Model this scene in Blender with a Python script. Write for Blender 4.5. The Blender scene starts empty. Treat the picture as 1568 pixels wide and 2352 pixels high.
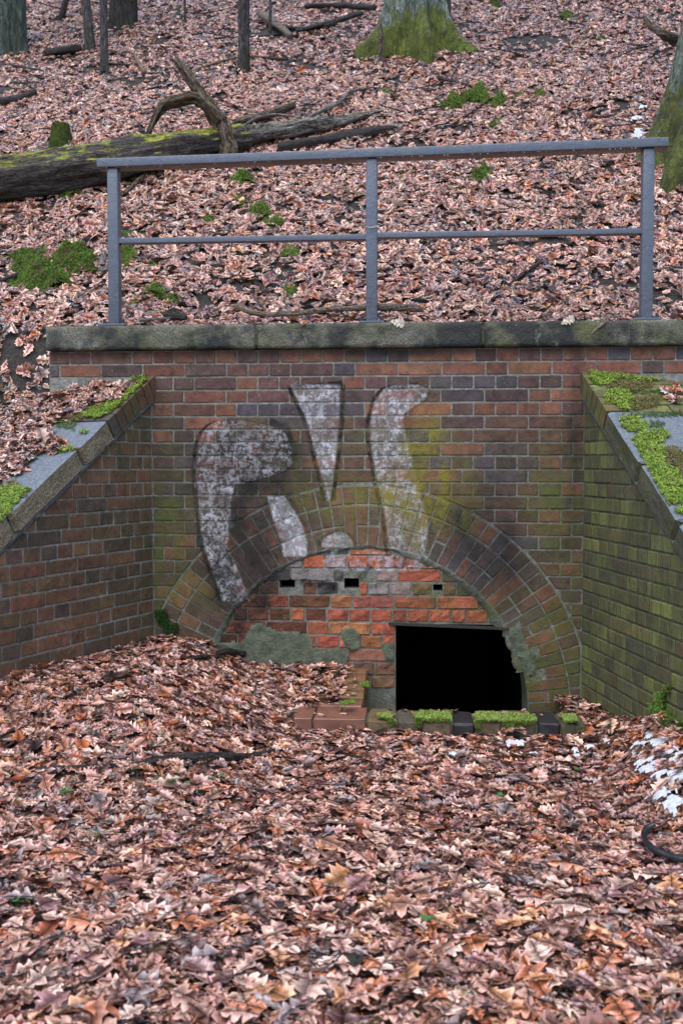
import bpy, bmesh, math, random
import numpy as np
from mathutils import Vector, Matrix, noise as mn

rnd = random.Random(7)
rng = np.random.default_rng(11)
R = math.radians
scene = bpy.context.scene
COL = scene.collection

# ------------------------------------------------------------------ camera, world, sun, exposure
CAM = np.array([0.3055, -5.763, 1.55])
PITCH, YAW, ROLL = 2.70, 4.36, 0.0
cd = bpy.data.cameras.new('camera')
cd.sensor_fit = 'VERTICAL'; cd.sensor_height = 36.0; cd.sensor_width = 24.0; cd.lens = 35.0
cd.clip_start = 0.05; cd.clip_end = 200
cd.dof.use_dof = True; cd.dof.focus_distance = 5.6; cd.dof.aperture_fstop = 4.0
cam = bpy.data.objects.new('camera', cd); COL.objects.link(cam)
cam.location = CAM; cam.rotation_euler = (R(90 - PITCH), R(ROLL), R(YAW))
scene.camera = cam
MW = np.array(cam.rotation_euler.to_matrix())
F = 35.0 / 36.0 * 2352.0          # focal length in the 1568 x 2352 sheet all measurements were taken on

w = bpy.data.worlds.new('World'); scene.world = w; w.use_nodes = True
wn = w.node_tree; bg = wn.nodes['Background']
sky = wn.nodes.new('ShaderNodeTexSky'); sky.sky_type = 'NISHITA'; sky.sun_disc = False
sky.sun_elevation = R(66); sky.sun_rotation = R(200); sky.air_density = 1.0; sky.dust_density = 1.5; sky.ozone_density = 1.0
wn.links.new(sky.outputs[0], bg.inputs[0]); bg.inputs[1].default_value = 0.15
sd = bpy.data.lights.new('sun', 'SUN'); sd.energy = 1.5; sd.angle = R(80); sd.color = (1.0, 0.97, 0.94)
sun = bpy.data.objects.new('sun', sd); COL.objects.link(sun)
sun.rotation_euler = (R(24), 0, R(-20))
scene.view_settings.view_transform = 'Standard'; scene.view_settings.look = 'None'
scene.view_settings.gamma = 1.0; scene.view_settings.use_curve_mapping = False
scene.view_settings.exposure = 1.15
scene.render.engine = 'CYCLES'
try:
    scene.cycles.use_denoising = True; scene.cycles.max_bounces = 6
    scene.cycles.transparent_max_bounces = 4
except Exception: pass

# ------------------------------------------------------------------ measuring helpers
def ray(x, y):
    d = MW @ np.array([(x - 784.0) / F, (1176.0 - y) / F, -1.0])
    return d
def proj(P):
    P = np.atleast_2d(P); c = (P - CAM) @ MW
    return 784 + F * c[:, 0] / -c[:, 2], 1176 - F * c[:, 1] / -c[:, 2], -c[:, 2]
def on_plane(x, y, p0, n):
    d = ray(x, y); t = np.dot(np.array(p0) - CAM, n) / np.dot(d, n)
    return CAM + d * t
def at_y(x, y, Y): return on_plane(x, y, (0, Y, 0), (0, 1, 0))
def sm(t): t = np.clip(t, 0, 1); return t * t * (3 - 2 * t)

AL, AR = R(20.0), R(11.2)
PL = np.array([-1.245, 0.0]); DL = np.array([-math.sin(AL), -math.cos(AL)]); NL = np.array([math.cos(AL), -math.sin(AL)])
PR = np.array([1.245, 0.0]); DR = np.array([math.sin(AR), -math.cos(AR)]); NR = np.array([-math.cos(AR), -math.sin(AR)])

def wob(x, y, s=1.0, k=0.0):
    x = x * s; y = y * s
    return (np.sin(1.7 * x + 2.3 * y + k) + np.sin(-2.9 * x + 1.3 * y + 1.7 + k) * .7 + np.sin(4.1 * x + 3.7 * y + .6 + 2 * k) * .45
            + np.sin(-5.9 * x + 6.3 * y + 2.2) * .3 + np.sin(9.7 * x - 7.9 * y + k) * .2) / 2.65

def court_z(X, Y):
    X = np.asarray(X, float); Y = np.asarray(Y, float)
    z = 0.212 + 0 * X
    m = sm((-0.20 - X) / .9) * sm((Y + 2.5) / 1.5)
    z = z + .30 * m
    a = sm((0.02 - X) / .12) * sm((Y + .80) / .25)
    z = np.maximum(z, (.265 + .11 * sm((Y + .66) / .6)) * a + 0.2 * (1 - a))
    z = z + .13 * sm((X - 1.05) / .4) * sm((-Y - .45) / .7) * sm((Y + 3.0) / 1.2)
    z = z + .018 * wob(X, Y, 2.2) + .008 * wob(X, Y, 6.0)
    far = sm((-Y - 6.5) / 6)
    return z - 0.1 * far

def bank_z(X, Y):
    X = np.asarray(X, float); Y = np.asarray(Y, float)
    sl = (X - PL[0]) * DL[0] + (Y - PL[1]) * DL[1]; sr = (X - PR[0]) * DR[0] + (Y - PR[1]) * DR[1]
    lo = np.where(X < 0, 2.060 - .633 * sl, 2.06 - .633 * sr) - .9 * np.maximum(np.abs(X) - 4, 0) * 0
    mid = lo + (2.41 - lo) * sm(Y / .35)
    Yu = np.maximum(Y - .35, 0)
    hi = 2.41 + .64 * Yu + .04 * np.minimum(Yu, 4) + .0 * X
    z = np.where(Y < 0, lo, np.where(Y < .35, mid, hi))
    amp = sm(Yu / 2.0)
    z = z + amp * (.10 * wob(X, Y, .55) + .045 * wob(X, Y, 1.9, 2)) + .012 * wob(X, Y, 7.0)
    # soil shoulder left of the coping stone
    return z

def in_court(X, Y, m=0.0):
    dl = (X - PL[0]) * NL[0] + (Y - PL[1]) * NL[1]
    dr = (X - PR[0]) * NR[0] + (Y - PR[1]) * NR[1]
    return (dl > m) & (dr > m) & (Y < -m)

def ground_z(X, Y):
    X = np.asarray(X, float); Y = np.asarray(Y, float)
    c = court_z(X, Y); b = bank_z(X, Y)
    return np.where(in_court(X, Y), c, np.maximum(b, np.where(Y < -2.2, c, -9)))

def at_ground(x, y, tmax=30):
    d = ray(x, y); t = np.linspace(1.5, tmax, 3000)
    P = CAM[None] + d[None] * t[:, None]
    g = ground_z(P[:, 0], P[:, 1]); h = P[:, 2] < g
    i = int(np.argmax(h)) if h.any() else len(t) - 1
    return P[i]
def at_bank(x, y):
    d = ray(x, y); t = np.linspace(5.9, 34, 4000)
    P = CAM[None] + d[None] * t[:, None]
    h = (P[:, 2] < bank_z(P[:, 0], P[:, 1])) & (P[:, 1] > .25)
    i = int(np.argmax(h)) if h.any() else len(t) - 1
    return P[i]
def depth_of(P): return float(-((np.array(P) - CAM) @ MW)[2])
def at_depth(x, y, dep): return CAM + ray(x, y) * dep

def nrm(fn, X, Y, e=.03):
    zx = (fn(X + e, Y) - fn(X - e, Y)) / (2 * e); zy = (fn(X, Y + e) - fn(X, Y - e)) / (2 * e)
    n = np.stack([-zx, -zy, np.ones_like(zx)], -1)
    return n / np.linalg.norm(n, axis=-1, keepdims=True)

# ------------------------------------------------------------------ object helpers
def link(o, parent=None):
    COL.objects.link(o)
    if parent is not None: o.parent = parent
    return o
def tag(o, label=None, cat=None, group=None, kind=None):
    if label: o['label'] = label
    if cat: o['category'] = cat
    if group: o['group'] = group
    if kind: o['kind'] = kind
    return o
def empty(name, loc=(0, 0, 0), rz=0.0):
    o = bpy.data.objects.new(name, None); o.location = loc; o.rotation_euler = (0, 0, rz); o.empty_display_size = .2
    return link(o)
def from_arrays(name, V, Fc, mat, parent=None, col=None, uvw=None, smooth=False):
    V = np.asarray(V, np.float32); me = bpy.data.meshes.new(name)
    if isinstance(Fc, np.ndarray):
        k = Fc.shape[1]; n = Fc.shape[0]
        me.vertices.add(len(V)); me.vertices.foreach_set('co', V.ravel())
        me.loops.add(n * k); me.loops.foreach_set('vertex_index', Fc.astype(np.int32).ravel())
        me.polygons.add(n); me.polygons.foreach_set('loop_start', np.arange(0, n * k, k, dtype=np.int32))
        try: me.polygons.foreach_set('loop_total', np.full(n, k, np.int32))
        except Exception: pass
    else:
        me.from_pydata([tuple(map(float, v)) for v in V], [], Fc)
    me.update(calc_edges=True)
    if col is not None:
        a = me.color_attributes.new('Col', 'FLOAT_COLOR', 'POINT')
        c = np.ones((len(V), 4), np.float32); c[:, :3] = col; a.data.foreach_set('color', c.ravel())
    if uvw is not None:
        a = me.attributes.new('leafpos', 'FLOAT_VECTOR', 'POINT'); a.data.foreach_set('vector', np.asarray(uvw, np.float32).ravel())
    if smooth: me.polygons.foreach_set('use_smooth', np.ones(len(me.polygons), bool))
    me.validate()
    me.materials.append(mat)
    o = bpy.data.objects.new(name, me); return link(o, parent)
def shade_smooth(o):
    o.data.polygons.foreach_set('use_smooth', np.ones(len(o.data.polygons), bool)); return o

# ------------------------------------------------------------------ node helpers
class NT:
    def __init__(s, name):
        s.m = bpy.data.materials.new(name); s.m.use_nodes = True; s.t = s.m.node_tree
        s.b = s.t.nodes['Principled BSDF']; s.out = s.t.nodes['Material Output']
    def n(s, typ, **k):
        x = s.t.nodes.new(typ)
        for a, v in k.items(): setattr(x, a, v)
        return x
    def put(s, inp, v):
        if v is None: return
        if hasattr(v, 'is_linked') or hasattr(v, 'links'): s.t.links.new(v, inp)
        else:
            if isinstance(v, (tuple, list)) and len(v) == 3 and inp.type == 'RGBA': v = (*v, 1)
            inp.default_value = v
    def math(s, op, a, b=None, c=None, clamp=False):
        x = s.n('ShaderNodeMath', operation=op); x.use_clamp = clamp
        s.put(x.inputs[0], a); s.put(x.inputs[1], b); s.put(x.inputs[2], c); return x.outputs[0]
    def vmath(s, op, a, b=None):
        x = s.n('ShaderNodeVectorMath', operation=op); s.put(x.inputs[0], a); s.put(x.inputs[1], b)
        return x.outputs[1] if op in ('LENGTH', 'DOT_PRODUCT', 'DISTANCE') else x.outputs[0]
    def mix(s, f, a, b, mode='MIX'):
        x = s.n('ShaderNodeMix', data_type='RGBA', blend_type=mode); x.clamp_factor = True
        s.put(x.inputs[0], f); s.put(x.inputs[6], a); s.put(x.inputs[7], b); return x.outputs[2]
    def noise(s, vec, scale, detail=3, rough=.55, dist=0.0, out=0):
        x = s.n('ShaderNodeTexNoise'); s.put(x.inputs['Vector'], vec); x.inputs['Scale'].default_value = scale
        x.inputs['Detail'].default_value = detail; x.inputs['Roughness'].default_value = rough; x.inputs['Distortion'].default_value = dist
        return x.outputs[out]
    def vor(s, vec, scale, feature='F1'):
        x = s.n('ShaderNodeTexVoronoi', feature=feature); s.put(x.inputs['Vector'], vec); x.inputs['Scale'].default_value = scale
        return x.outputs['Distance']
    def ramp(s, v, pts, interp='LINEAR'):
        x = s.n('ShaderNodeValToRGB'); s.put(x.inputs[0], v); r = x.color_ramp; r.interpolation = interp
        while len(r.elements) < len(pts): r.elements.new(.5)
        for e, (p, c) in zip(r.elements, pts):
            e.position = p; e.color = (c, c, c, 1) if isinstance(c, (int, float)) else (*c, 1)
        return x.outputs[0]
    def rng(s, v, a, b, c=0.0, d=1.0, smooth=False):
        x = s.n('ShaderNodeMapRange'); x.clamp = True
        if smooth: x.interpolation_type = 'SMOOTHSTEP'
        s.put(x.inputs[0], v); 
        for i, q in enumerate((a, b, c, d)): x.inputs[1 + i].default_value = q
        return x.outputs[0]
    def pos(s): return s.n('ShaderNodeNewGeometry').outputs['Position']
    def objco(s): return s.n('ShaderNodeTexCoord').outputs['Object']
    def scale(s, v, k): return s.vmath('MULTIPLY', v, k)
    def bump(s, h, dist=.01, strength=1.0, nrm=None):
        x = s.n('ShaderNodeBump'); x.inputs['Distance'].default_value = dist; x.inputs['Strength'].default_value = strength
        s.put(x.inputs['Height'], h); s.put(x.inputs['Normal'], nrm); return x.outputs[0]
    def fin(s, col=None, rough=None, normal=None, spec=None, coat=None):
        s.put(s.b.inputs['Base Color'], col); s.put(s.b.inputs['Roughness'], rough); s.put(s.b.inputs['Normal'], normal)
        s.put(s.b.inputs['Specular IOR Level'], spec)
        if coat: s.b.inputs['Coat Weight'].default_value = coat; s.b.inputs['Coat Roughness'].default_value = .25
        return s.m

# ------------------------------------------------------------------ materials
def P0(x, y):
    p = at_y(x, y, 0.0); return float(p[0]), float(p[2])

def weather(T, base, rv=None):
    """algae, soot and the sprayed letters that lie over the brick face of the head wall"""
    p = T.pos(); sep = T.n('ShaderNodeSeparateXYZ'); T.put(sep.inputs[0], p); X, Z = sep.outputs[0], sep.outputs[2]
    wn_ = T.noise(p, 9.0, 4, .65); fine = T.noise(p, 38.0, 3, .7)
    XW = T.math('ADD', X, T.math('MULTIPLY', T.math('SUBTRACT', wn_, .5), .05))
    ZW = T.math('ADD', Z, T.math('MULTIPLY', T.math('SUBTRACT', T.noise(T.vmath('ADD', p, (7, 3, 1)), 9.0, 3), .5), .05))
    def blob(x, y, sx, sy, k=1.0):
        cx, cz = P0(x, y); sx /= 397.0; sy /= 397.0
        a = T.math('POWER', T.math('DIVIDE', T.math('SUBTRACT', XW, cx), sx), 2.0)
        b = T.math('POWER', T.math('DIVIDE', T.math('SUBTRACT', ZW, cz), sy), 2.0)
        return T.math('MULTIPLY', T.math('POWER', 2.718, T.math('MULTIPLY', T.math('ADD', a, b), -1.0)), k)
    def tot(lst):
        s = lst[0]
        for q in lst[1:]: s = T.math('ADD', s, q)
        return T.math('MINIMUM', s, 1.0)
    col = base
    # large streaks of dark film; darker bands under the coping and along the right corner
    drk = tot([blob(610, 1120, 110, 110, 1.1), blob(650, 1060, 50, 60, .8), blob(540, 1320, 95, 130, 1.25), blob(600, 1250, 60, 60, .6), blob(600, 1330, 40, 60, .6), blob(1120, 1260, 70, 110, 1.15),
               blob(1060, 1190, 60, 60, .8), blob(760, 812, 900, 12, .5), blob(1320, 1000, 22, 330, .7), blob(920, 810, 120, 16, .5), blob(520, 1080, 60, 90, .45), blob(1180,1330,60,60,.5),
               blob(1200, 1080, 140, 120, .3), blob(420, 1050, 60, 200, .3)])
    nm = T.rng(T.noise(p, 5.0, 4, .7), .3, .62)
    col = T.mix(T.math('MULTIPLY', T.math('MULTIPLY', drk, T.math('ADD', T.math('MULTIPLY', nm, .7), .4)), .86), col, (.013, .013, .012))
    # sprayed letters: each shape is bounded by a left and a right edge that run down the wall
    jx = T.math('ADD', X, T.math('MULTIPLY', T.math('SUBTRACT', T.noise(p, 14.0, 2), .5), .012))
    def edges(tab):
        zs = [P0(a[1], a[0])[1] for a in tab]; z0, z1 = min(zs), max(zs)
        t = T.rng(Z, z0, z1)
        res = []
        for k in (1, 2):
            xs = [P0(a[k], a[0])[0] for a in tab]; lo, hi = -1.25, 1.25
            fc = T.n('ShaderNodeFloatCurve'); T.put(fc.inputs['Value'], t); c = fc.mapping.curves[0]
            pts = sorted(((z - z0) / (z1 - z0), (x - lo) / (hi - lo)) for z, x in zip(zs, xs))
            while len(c.points) < len(pts): c.points.new(.5, .5)
            for q, (a, b) in zip(c.points, pts): q.location = (a, b)
            fc.mapping.update()
            res.append(T.math('MULTIPLY_ADD', fc.outputs[0], hi - lo, lo))
        inz = T.math('MULTIPLY', T.rng(Z, z0 - .006, z0 + .006), T.rng(Z, z1 - .006, z1 + .006, 1, 0))
        return res[0], res[1], inz
    shapes = [
      # (y, left x, right x), outline left, outline right, fill strength
      ([(966, 500, 560), (985, 472, 640), (1010, 458, 664), (1040, 452, 672), (1080, 449, 655), (1110, 450, 560)], .95, .8, .26),
      ([(1100, 450, 545), (1140, 452, 535), (1180, 456, 532), (1250, 466, 528), (1300, 482, 545), (1380, 510, 575)], .8, .0, .50),
      ([(1262, 742, 985), (1280, 736, 985), (1312, 745, 960)], .0, .0, .36),
      ([(884, 664, 783), (920, 682, 782), (960, 700, 780), (1040, 722, 774), (1100, 738, 766), (1150, 748, 760)], 1, 1, .70),
      ([(884, 900, 962), (895, 880, 980), (920, 862, 975), (935, 856, 948), (960, 850, 930), (1000, 848, 934), (1060, 856, 950), (1120, 868, 962), (1200, 884, 984), (1270, 892, 976)], .95, .45, .62),
      ([(1140, 612, 655), (1180, 622, 682), (1230, 638, 704), (1278, 650, 706)], .2, .4, .85),
      ([(1222, 770, 790), (1235, 745, 806), (1256, 738, 812)], .8, .6, .8)]
    white = None; black = None
    patch = T.rng(T.noise(T.vmath('ADD', p, (3, 3, 3)), 26.0, 6, .78), .465, .56)
    patch3 = T.rng(T.noise(T.vmath('ADD', p, (1, 8, 3)), 19.0, 5, .7), .40, .56)
    patch2 = T.rng(T.noise(T.vmath('ADD', p, (9, 1, 3)), 7.0, 3, .6), .38, .60)
    for tab, ol, orr, fs in shapes:
        L, Rr, inz = edges(tab)
        dl = T.math('SUBTRACT', jx, L); dr = T.math('SUBTRACT', Rr, jx)
        ins = T.math('MULTIPLY', T.math('MULTIPLY', T.rng(dl, 0, .015), T.rng(dr, 0, .015)), inz)
        f = T.math('MULTIPLY', T.math('MULTIPLY', ins, T.math('MAXIMUM', patch, T.math('SUBTRACT', fs, .44))), T.math('MULTIPLY', T.math('ADD', T.math('MULTIPLY', patch2, .72), .26), min(1.0, fs + .2)))
        white = f if white is None else T.math('MAXIMUM', white, f)
        bl = T.math('MULTIPLY', T.rng(T.math('ABSOLUTE', T.math('ADD', dl, .012)), .008, .016, 1, 0), ol)
        br = T.math('MULTIPLY', T.rng(T.math('ABSOLUTE', T.math('ADD', dr, .012)), .008, .016, 1, 0), orr)
        b2 = T.math('MULTIPLY', T.math('MAXIMUM', bl, br), inz)
        black = b2 if black is None else T.math('MAXIMUM', black, b2)
    def bar(x0, y0, x1, y1, wd, k):   # a sprayed stroke between two points
        a = P0(x0, y0); b = P0(x1, y1); ln = math.hypot(b[0] - a[0], b[1] - a[1]); ux, uz = (b[0] - a[0]) / ln, (b[1] - a[1]) / ln
        rx = T.math('SUBTRACT', jx, a[0]); rz = T.math('SUBTRACT', Z, a[1])
        al = T.math('ADD', T.math('MULTIPLY', rx, ux), T.math('MULTIPLY', rz, uz))
        ac = T.math('ABSOLUTE', T.math('SUBTRACT', T.math('MULTIPLY', rx, uz), T.math('MULTIPLY', rz, ux)))
        return T.math('MULTIPLY', T.math('MULTIPLY', T.rng(al, -.01, .005), T.rng(al, ln - .005, ln + .01, 1, 0)), T.math('MULTIPLY', T.rng(ac, wd / 794., wd / 794. + .010, 1, 0), k))
    for b_ in [(662, 893, 786, 880, 9, .95), (500, 972, 575, 962, 8, .5), (618, 968, 655, 985, 14, .9), (650, 985, 668, 1030, 26, .85), (668, 1030, 655, 1075, 30, .75), (885, 893, 962, 882, 9, .8),
               (960, 886, 1000, 912, 12, .6), (945, 920, 990, 905, 14, .55), (932, 940, 940, 1000, 12, .55), (690, 1338, 770, 1348, 14, .9), (826, 1330, 850, 1300, 9, .7), (560, 1385, 620, 1392, 14, .6), (905, 1282, 960, 1296, 8, .5), (540, 1440, 560, 1460, 16, .6), (1090, 1370, 1110, 1385, 10, .5)]:
        black = T.math('MAXIMUM', black, bar(*b_))
    col = T.mix(T.math('MULTIPLY', black, T.math('ADD', T.math('MULTIPLY', patch3, .72), .22)), col, (.005, .005, .006))
    col = T.mix(T.math('MULTIPLY', white, .98, clamp=True), col, (.56, .56, .60))
    # algae
    grn = tot([blob(982, 1080, 36, 130, 1.3), blob(930, 1190, 60, 80, .75), blob(1020, 1110, 80, 70, .7), blob(800, 1150, 110, 60, .7), blob(700, 1130, 60, 60, .5),
               blob(385, 1220, 44, 190, .95), blob(420, 1180, 90, 70, .4), blob(1250, 1120, 60, 110, .6), blob(1290, 1350, 60, 260, .85), blob(1240, 1560, 100, 100, .8),
               blob(1010, 1210, 90, 50, .35), blob(1180, 1470, 70, 110, .4), blob(880, 1010, 60, 30, .3), blob(1000, 1375, 45, 26, .65), blob(1110, 1400, 60, 30, .5),
               blob(880, 1000, 230, 60, .25), blob(440, 1370, 70, 120, .35), blob(800, 1240, 130, 20, .4), blob(360, 1350, 12, 200, .4), blob(860, 1590, 60, 80, .3), blob(1040,1390,80,20,.3)])
    gm = T.rng(T.math('ADD', T.math('MULTIPLY', T.noise(T.vmath('MULTIPLY', p, (1, 1, .45)), 9.0, 5, .7), .6), T.math('MULTIPLY', T.noise(p, 34.0, 4, .7), .4)), .42, .58)
    if rv is not None: grn = T.math('MULTIPLY', grn, T.math('ADD', T.math('MULTIPLY', rv, .9), .55))
    gf = T.math('MULTIPLY', grn, T.math('ADD', T.math('MULTIPLY', gm, .95), .10), clamp=True)
    gcol = T.mix(T.noise(p, 6.0, 2), (.045, .055, .016), T.mix(tot([blob(970, 1090, 100, 170, 1.2), blob(800, 1150, 120, 60, .6)]), (.115, .130, .026), (.300, .250, .020)))
    col = T.mix(T.math('MULTIPLY', gf, .88), col, gcol)
    return col

def brick_mat(name, front=False, dirty=(.04, .04, .03), dirt=.35, green=0.0, streak=False, rough_face=1.0):
    T = NT(name); p = T.pos(); oi = T.n('ShaderNodeObjectInfo')
    base = oi.outputs['Color']; rv = oi.outputs['Random']
    shift = T.vmath('ADD', p, T.n('ShaderNodeCombineXYZ').outputs[0])
    cx = T.n('ShaderNodeCombineXYZ'); T.put(cx.inputs[0], T.math('MULTIPLY', rv, 31.0)); T.put(cx.inputs[1], T.math('MULTIPLY', rv, 17.0))
    q = T.vmath('ADD', p, cx.outputs[0])
    n1 = T.noise(q, 16, 4, .6); n2 = T.noise(q, 120, 3, .7); n3 = T.noise(p, 2.6, 3, .6)
    col = T.mix(T.rng(n1, .3, .7), T.mix(.45, base, (.03, .022, .02)), T.mix(.15, base, (.30, .20, .13)))
    col = T.mix(T.rng(n2, .35, .75, 0, .5), col, T.mix(.55, col, (.02, .018, .016)))
    col = T.mix(T.rng(T.noise(q, 60, 2, .5), .64, .74, 0, .5), col, (.24, .22, .18))       # pale specks
    col = T.mix(T.math('MULTIPLY', T.rng(n3, .38, .68), dirt), col, dirty)
    blot = T.rng(T.noise(T.vmath('MULTIPLY', p, (1, 1, .7)), 21, 5, .72), .50, .68)
    col = T.mix(T.math('MULTIPLY', blot, .55), col, (.022, .020, .018))
    eff = T.rng(T.noise(T.vmath('ADD', p, (11, 4, 2)), 15, 6, .75), .60, .70)
    col = T.mix(T.math('MULTIPLY', eff, .30), col, (.27, .26, .23))
    if green:
        gv = T.vmath('MULTIPLY', p, (1, 1, .10)) if streak else p
        g = T.rng(T.noise(gv, 26 if streak else 7, 4, .7), .36, .62); g2 = T.rng(T.noise(p, 1.7, 2), .25, .70)
        gc = T.mix(T.math('MULTIPLY', T.rng(T.noise(q, 3, 2), .35, .65), T.math('ADD', T.math('MULTIPLY', rv, .8), .35)), (.072, .082, .038), (.19, .212, .058))
        col = T.mix(T.math('MULTIPLY', T.math('MULTIPLY', T.math('ADD', T.math('MULTIPLY', g, .7), .4), T.math('ADD', T.math('ADD', T.math('MULTIPLY', g2, .5), .38), T.math('MULTIPLY', rv, .28))), green, clamp=True), col, gc)
        if streak:
            dk = T.rng(T.noise(T.vmath('MULTIPLY', p, (1, 1, .12)), 75, 3, .7), .55, .70)
            col = T.mix(T.math('MULTIPLY', dk, .75), col, (.016, .018, .012))
    if front: col = weather(T, col, rv)
    pits = T.rng(T.vor(q, 85), .0, .32)
    h = T.math('ADD', T.math('MULTIPLY', T.noise(q, 45, 5, .65), rough_face), T.math('MULTIPLY', pits, .25))
    h = T.math('ADD', h, T.math('MULTIPLY', T.noise(q, 9, 3), 1.2 * rough_face))
    return T.fin(col, T.rng(n1, .3, .7, .75, .55), T.bump(h, .006, .8), .16)

def mortar_mat(name, front=False, base=(.31, .305, .275), green=.25):
    T = NT(name); p = T.pos()
    n1 = T.noise(p, 30, 5, .7); n2 = T.noise(p, 4, 3)
    col = T.mix(T.rng(n1, .3, .7), tuple(c * .35 for c in base), base)
    col = T.mix(T.math('MULTIPLY', T.rng(n2, .4, .65), green), col, (.05, .062, .02))
    if front: col = weather(T, col)
    h = T.math('ADD', T.noise(p, 70, 4, .7), T.math('MULTIPLY', T.noise(p, 14, 3), 2.0))
    return T.fin(col, .8, T.bump(h, .008, .9), .15)

M = {}
M['brick_front'] = brick_mat('brick head wall', front=True, dirt=.22)
M['brick_left'] = brick_mat('brick left wing', dirty=(.035, .036, .022), dirt=.34, green=.15)
M['brick_right'] = brick_mat('brick right wing', dirt=.3, green=.95, streak=True)
M['brick_infill'] = brick_mat('brick infill', front=True, dirt=.12, rough_face=2.0)
M['brick_cap'] = brick_mat('brick cap', dirt=.3, green=.25)
M['brick_cap_right'] = brick_mat('brick cap right', dirt=.4, green=1.0, streak=True)
M['mortar_front'] = mortar_mat('mortar head wall', front=True)
M['mortar_left'] = mortar_mat('mortar left wing', green=.35)
M['mortar_right'] = mortar_mat('mortar right wing', base=(.12, .125, .09), green=.6)
M['mortar_collar'] = mortar_mat('mortar collar', front=True, base=(.24, .24, .21), green=.4)
M['mortar_infill'] = mortar_mat('mortar infill', front=True, base=(.27, .265, .225), green=.45)

def fillet_mat():
    T = NT('cement fillet'); p = T.pos(); n = T.noise(p, 26, 5, .7)
    col = T.mix(T.rng(n, .3, .7), (.035, .04, .038), (.17, .18, .165))
    return T.fin(col, .7, T.bump(T.noise(p, 60, 4, .7), .01, .8), .3)
M['fillet'] = fillet_mat()
def cement_mat():
    T = NT('smeared cement'); p = T.pos(); n = T.noise(p, 12, 5, .7)
    col = T.mix(T.rng(n, .3, .7), (.045, .055, .034), (.15, .165, .11))
    col = T.mix(T.rng(T.vor(p, 60), .0, .25, .7, 0), col, (.02, .025, .018))
    return T.fin(col, .75, T.bump(T.math('ADD', T.noise(p, 60, 4, .7), T.noise(p, 12, 3)), .012, .9), .3)
M['cement'] = cement_mat()
def granite(name, dark=.4, green=.5, top=True, tan=(.23, .19, .125)):
    T = NT(name); p = T.pos()
    sp = T.noise(p, 130, 3, .8); sp2 = T.vor(p, 90)
    col = T.mix(T.rng(sp, .38, .62), (.045, .042, .036), tan)
    big = T.noise(p, 2.3, 5, .62)
    g = T.noise(T.vmath('ADD', p, (5, 0, 2)), 4.5, 4, .65)
    col = T.mix(T.math('MULTIPLY', T.rng(g, .42, .62), green), col, (.075, .085, .018))
    col = T.mix(T.math('MULTIPLY', T.rng(big, .46, .55), dark), col, (.014, .016, .015))
    lich = T.rng(T.noise(T.vmath('MULTIPLY', p, (1, 1, .5)), 17, 5, .75), .62, .70)
    col = T.mix(T.math('MULTIPLY', lich, .55), col, (.27, .33, .25))
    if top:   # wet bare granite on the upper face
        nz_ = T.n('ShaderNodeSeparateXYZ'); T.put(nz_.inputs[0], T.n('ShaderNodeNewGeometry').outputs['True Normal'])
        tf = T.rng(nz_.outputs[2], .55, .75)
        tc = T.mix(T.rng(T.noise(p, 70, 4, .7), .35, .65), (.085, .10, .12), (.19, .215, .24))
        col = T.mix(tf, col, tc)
    h = T.math('ADD', T.noise(p, 90, 4, .75), T.math('MULTIPLY', T.noise(p, 22, 3), 1.5))
    return T.fin(col, .55, T.bump(h, .010, 1.0), .4)
M['coping'] = granite('coping stone', dark=.96, green=.75, top=False, tan=(.21, .20, .15))
M['granite_left'] = granite('wing granite left', dark=.40, green=.12, tan=(.34, .275, .18))
M['granite_right'] = granite('wing granite right', dark=.30, green=.75, tan=(.13, .125, .075))

def metal_mat():
    T = NT('grey railing paint'); p = T.pos(); n = T.noise(T.vmath('MULTIPLY', p, (1, 1, 3)), 14, 4, .6)
    col = T.mix(T.rng(n, .3, .7), (.062, .074, .100), (.090, .104, .136))
    col = T.mix(T.rng(T.noise(p, 120, 2), .66, .74, 0, .6), col, (.3, .33, .38))
    sepn = T.n('ShaderNodeSeparateXYZ'); T.put(sepn.inputs[0], T.n('ShaderNodeNewGeometry').outputs['True Normal'])
    under = T.rng(sepn.outputs[2], -.9, -.5, 1, 0)      # faces that look down turn darker brown
    col = T.mix(T.math('MULTIPLY', under, .8), col, (.075, .052, .05))
    h = T.math('ADD', T.noise(p, 60, 3, .6), T.math('MULTIPLY', T.rng(T.vor(p, 110), .0, .22, 1, 0), .9))
    return T.fin(col, T.rng(n, .3, .7, .22, .40), T.bump(h, .0025, .9), .5)
M['metal'] = metal_mat()
def flat(name, c, rough=.6, var=.3, sc=30, bumpd=.003, spec=.4):
    T = NT(name); p = T.pos(); n = T.noise(p, sc, 4, .65)
    col = T.mix(T.rng(n, .3, .7), tuple(v * (1 - var) for v in c), tuple(min(1, v * (1 + var)) for v in c))
    return T.fin(col, rough, T.bump(T.noise(p, sc * 3, 3, .6), bumpd, .8), spec)
M['bolt'] = flat('black bolt cap', (.012, .013, .016), .3)
M['rubber'] = flat('black rubber', (.010, .011, .013), .22, .4, 60, .003, .6)
M['grout'] = flat('pale grout pad', (.30, .27, .22), .8, .3, 50, .004)
M['wire'] = flat('pale wire', (.42, .40, .36), .5)
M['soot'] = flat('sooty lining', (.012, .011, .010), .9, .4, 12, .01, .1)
M['steel_dark'] = flat('rusted lintel', (.03, .022, .018), .7, .5, 60, .004)
M['droplet'] = flat('water drop', (.75, .8, .9), .05, .05, 5, .0001, .9)
M['terracotta'] = flat('smooth terracotta', (.165, .070, .046), .38, .28, 9, .002, .5)
M['clinker'] = flat('blackened clinker', (.013, .012, .014), .5, .5, 30, .006, .5)

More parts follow.
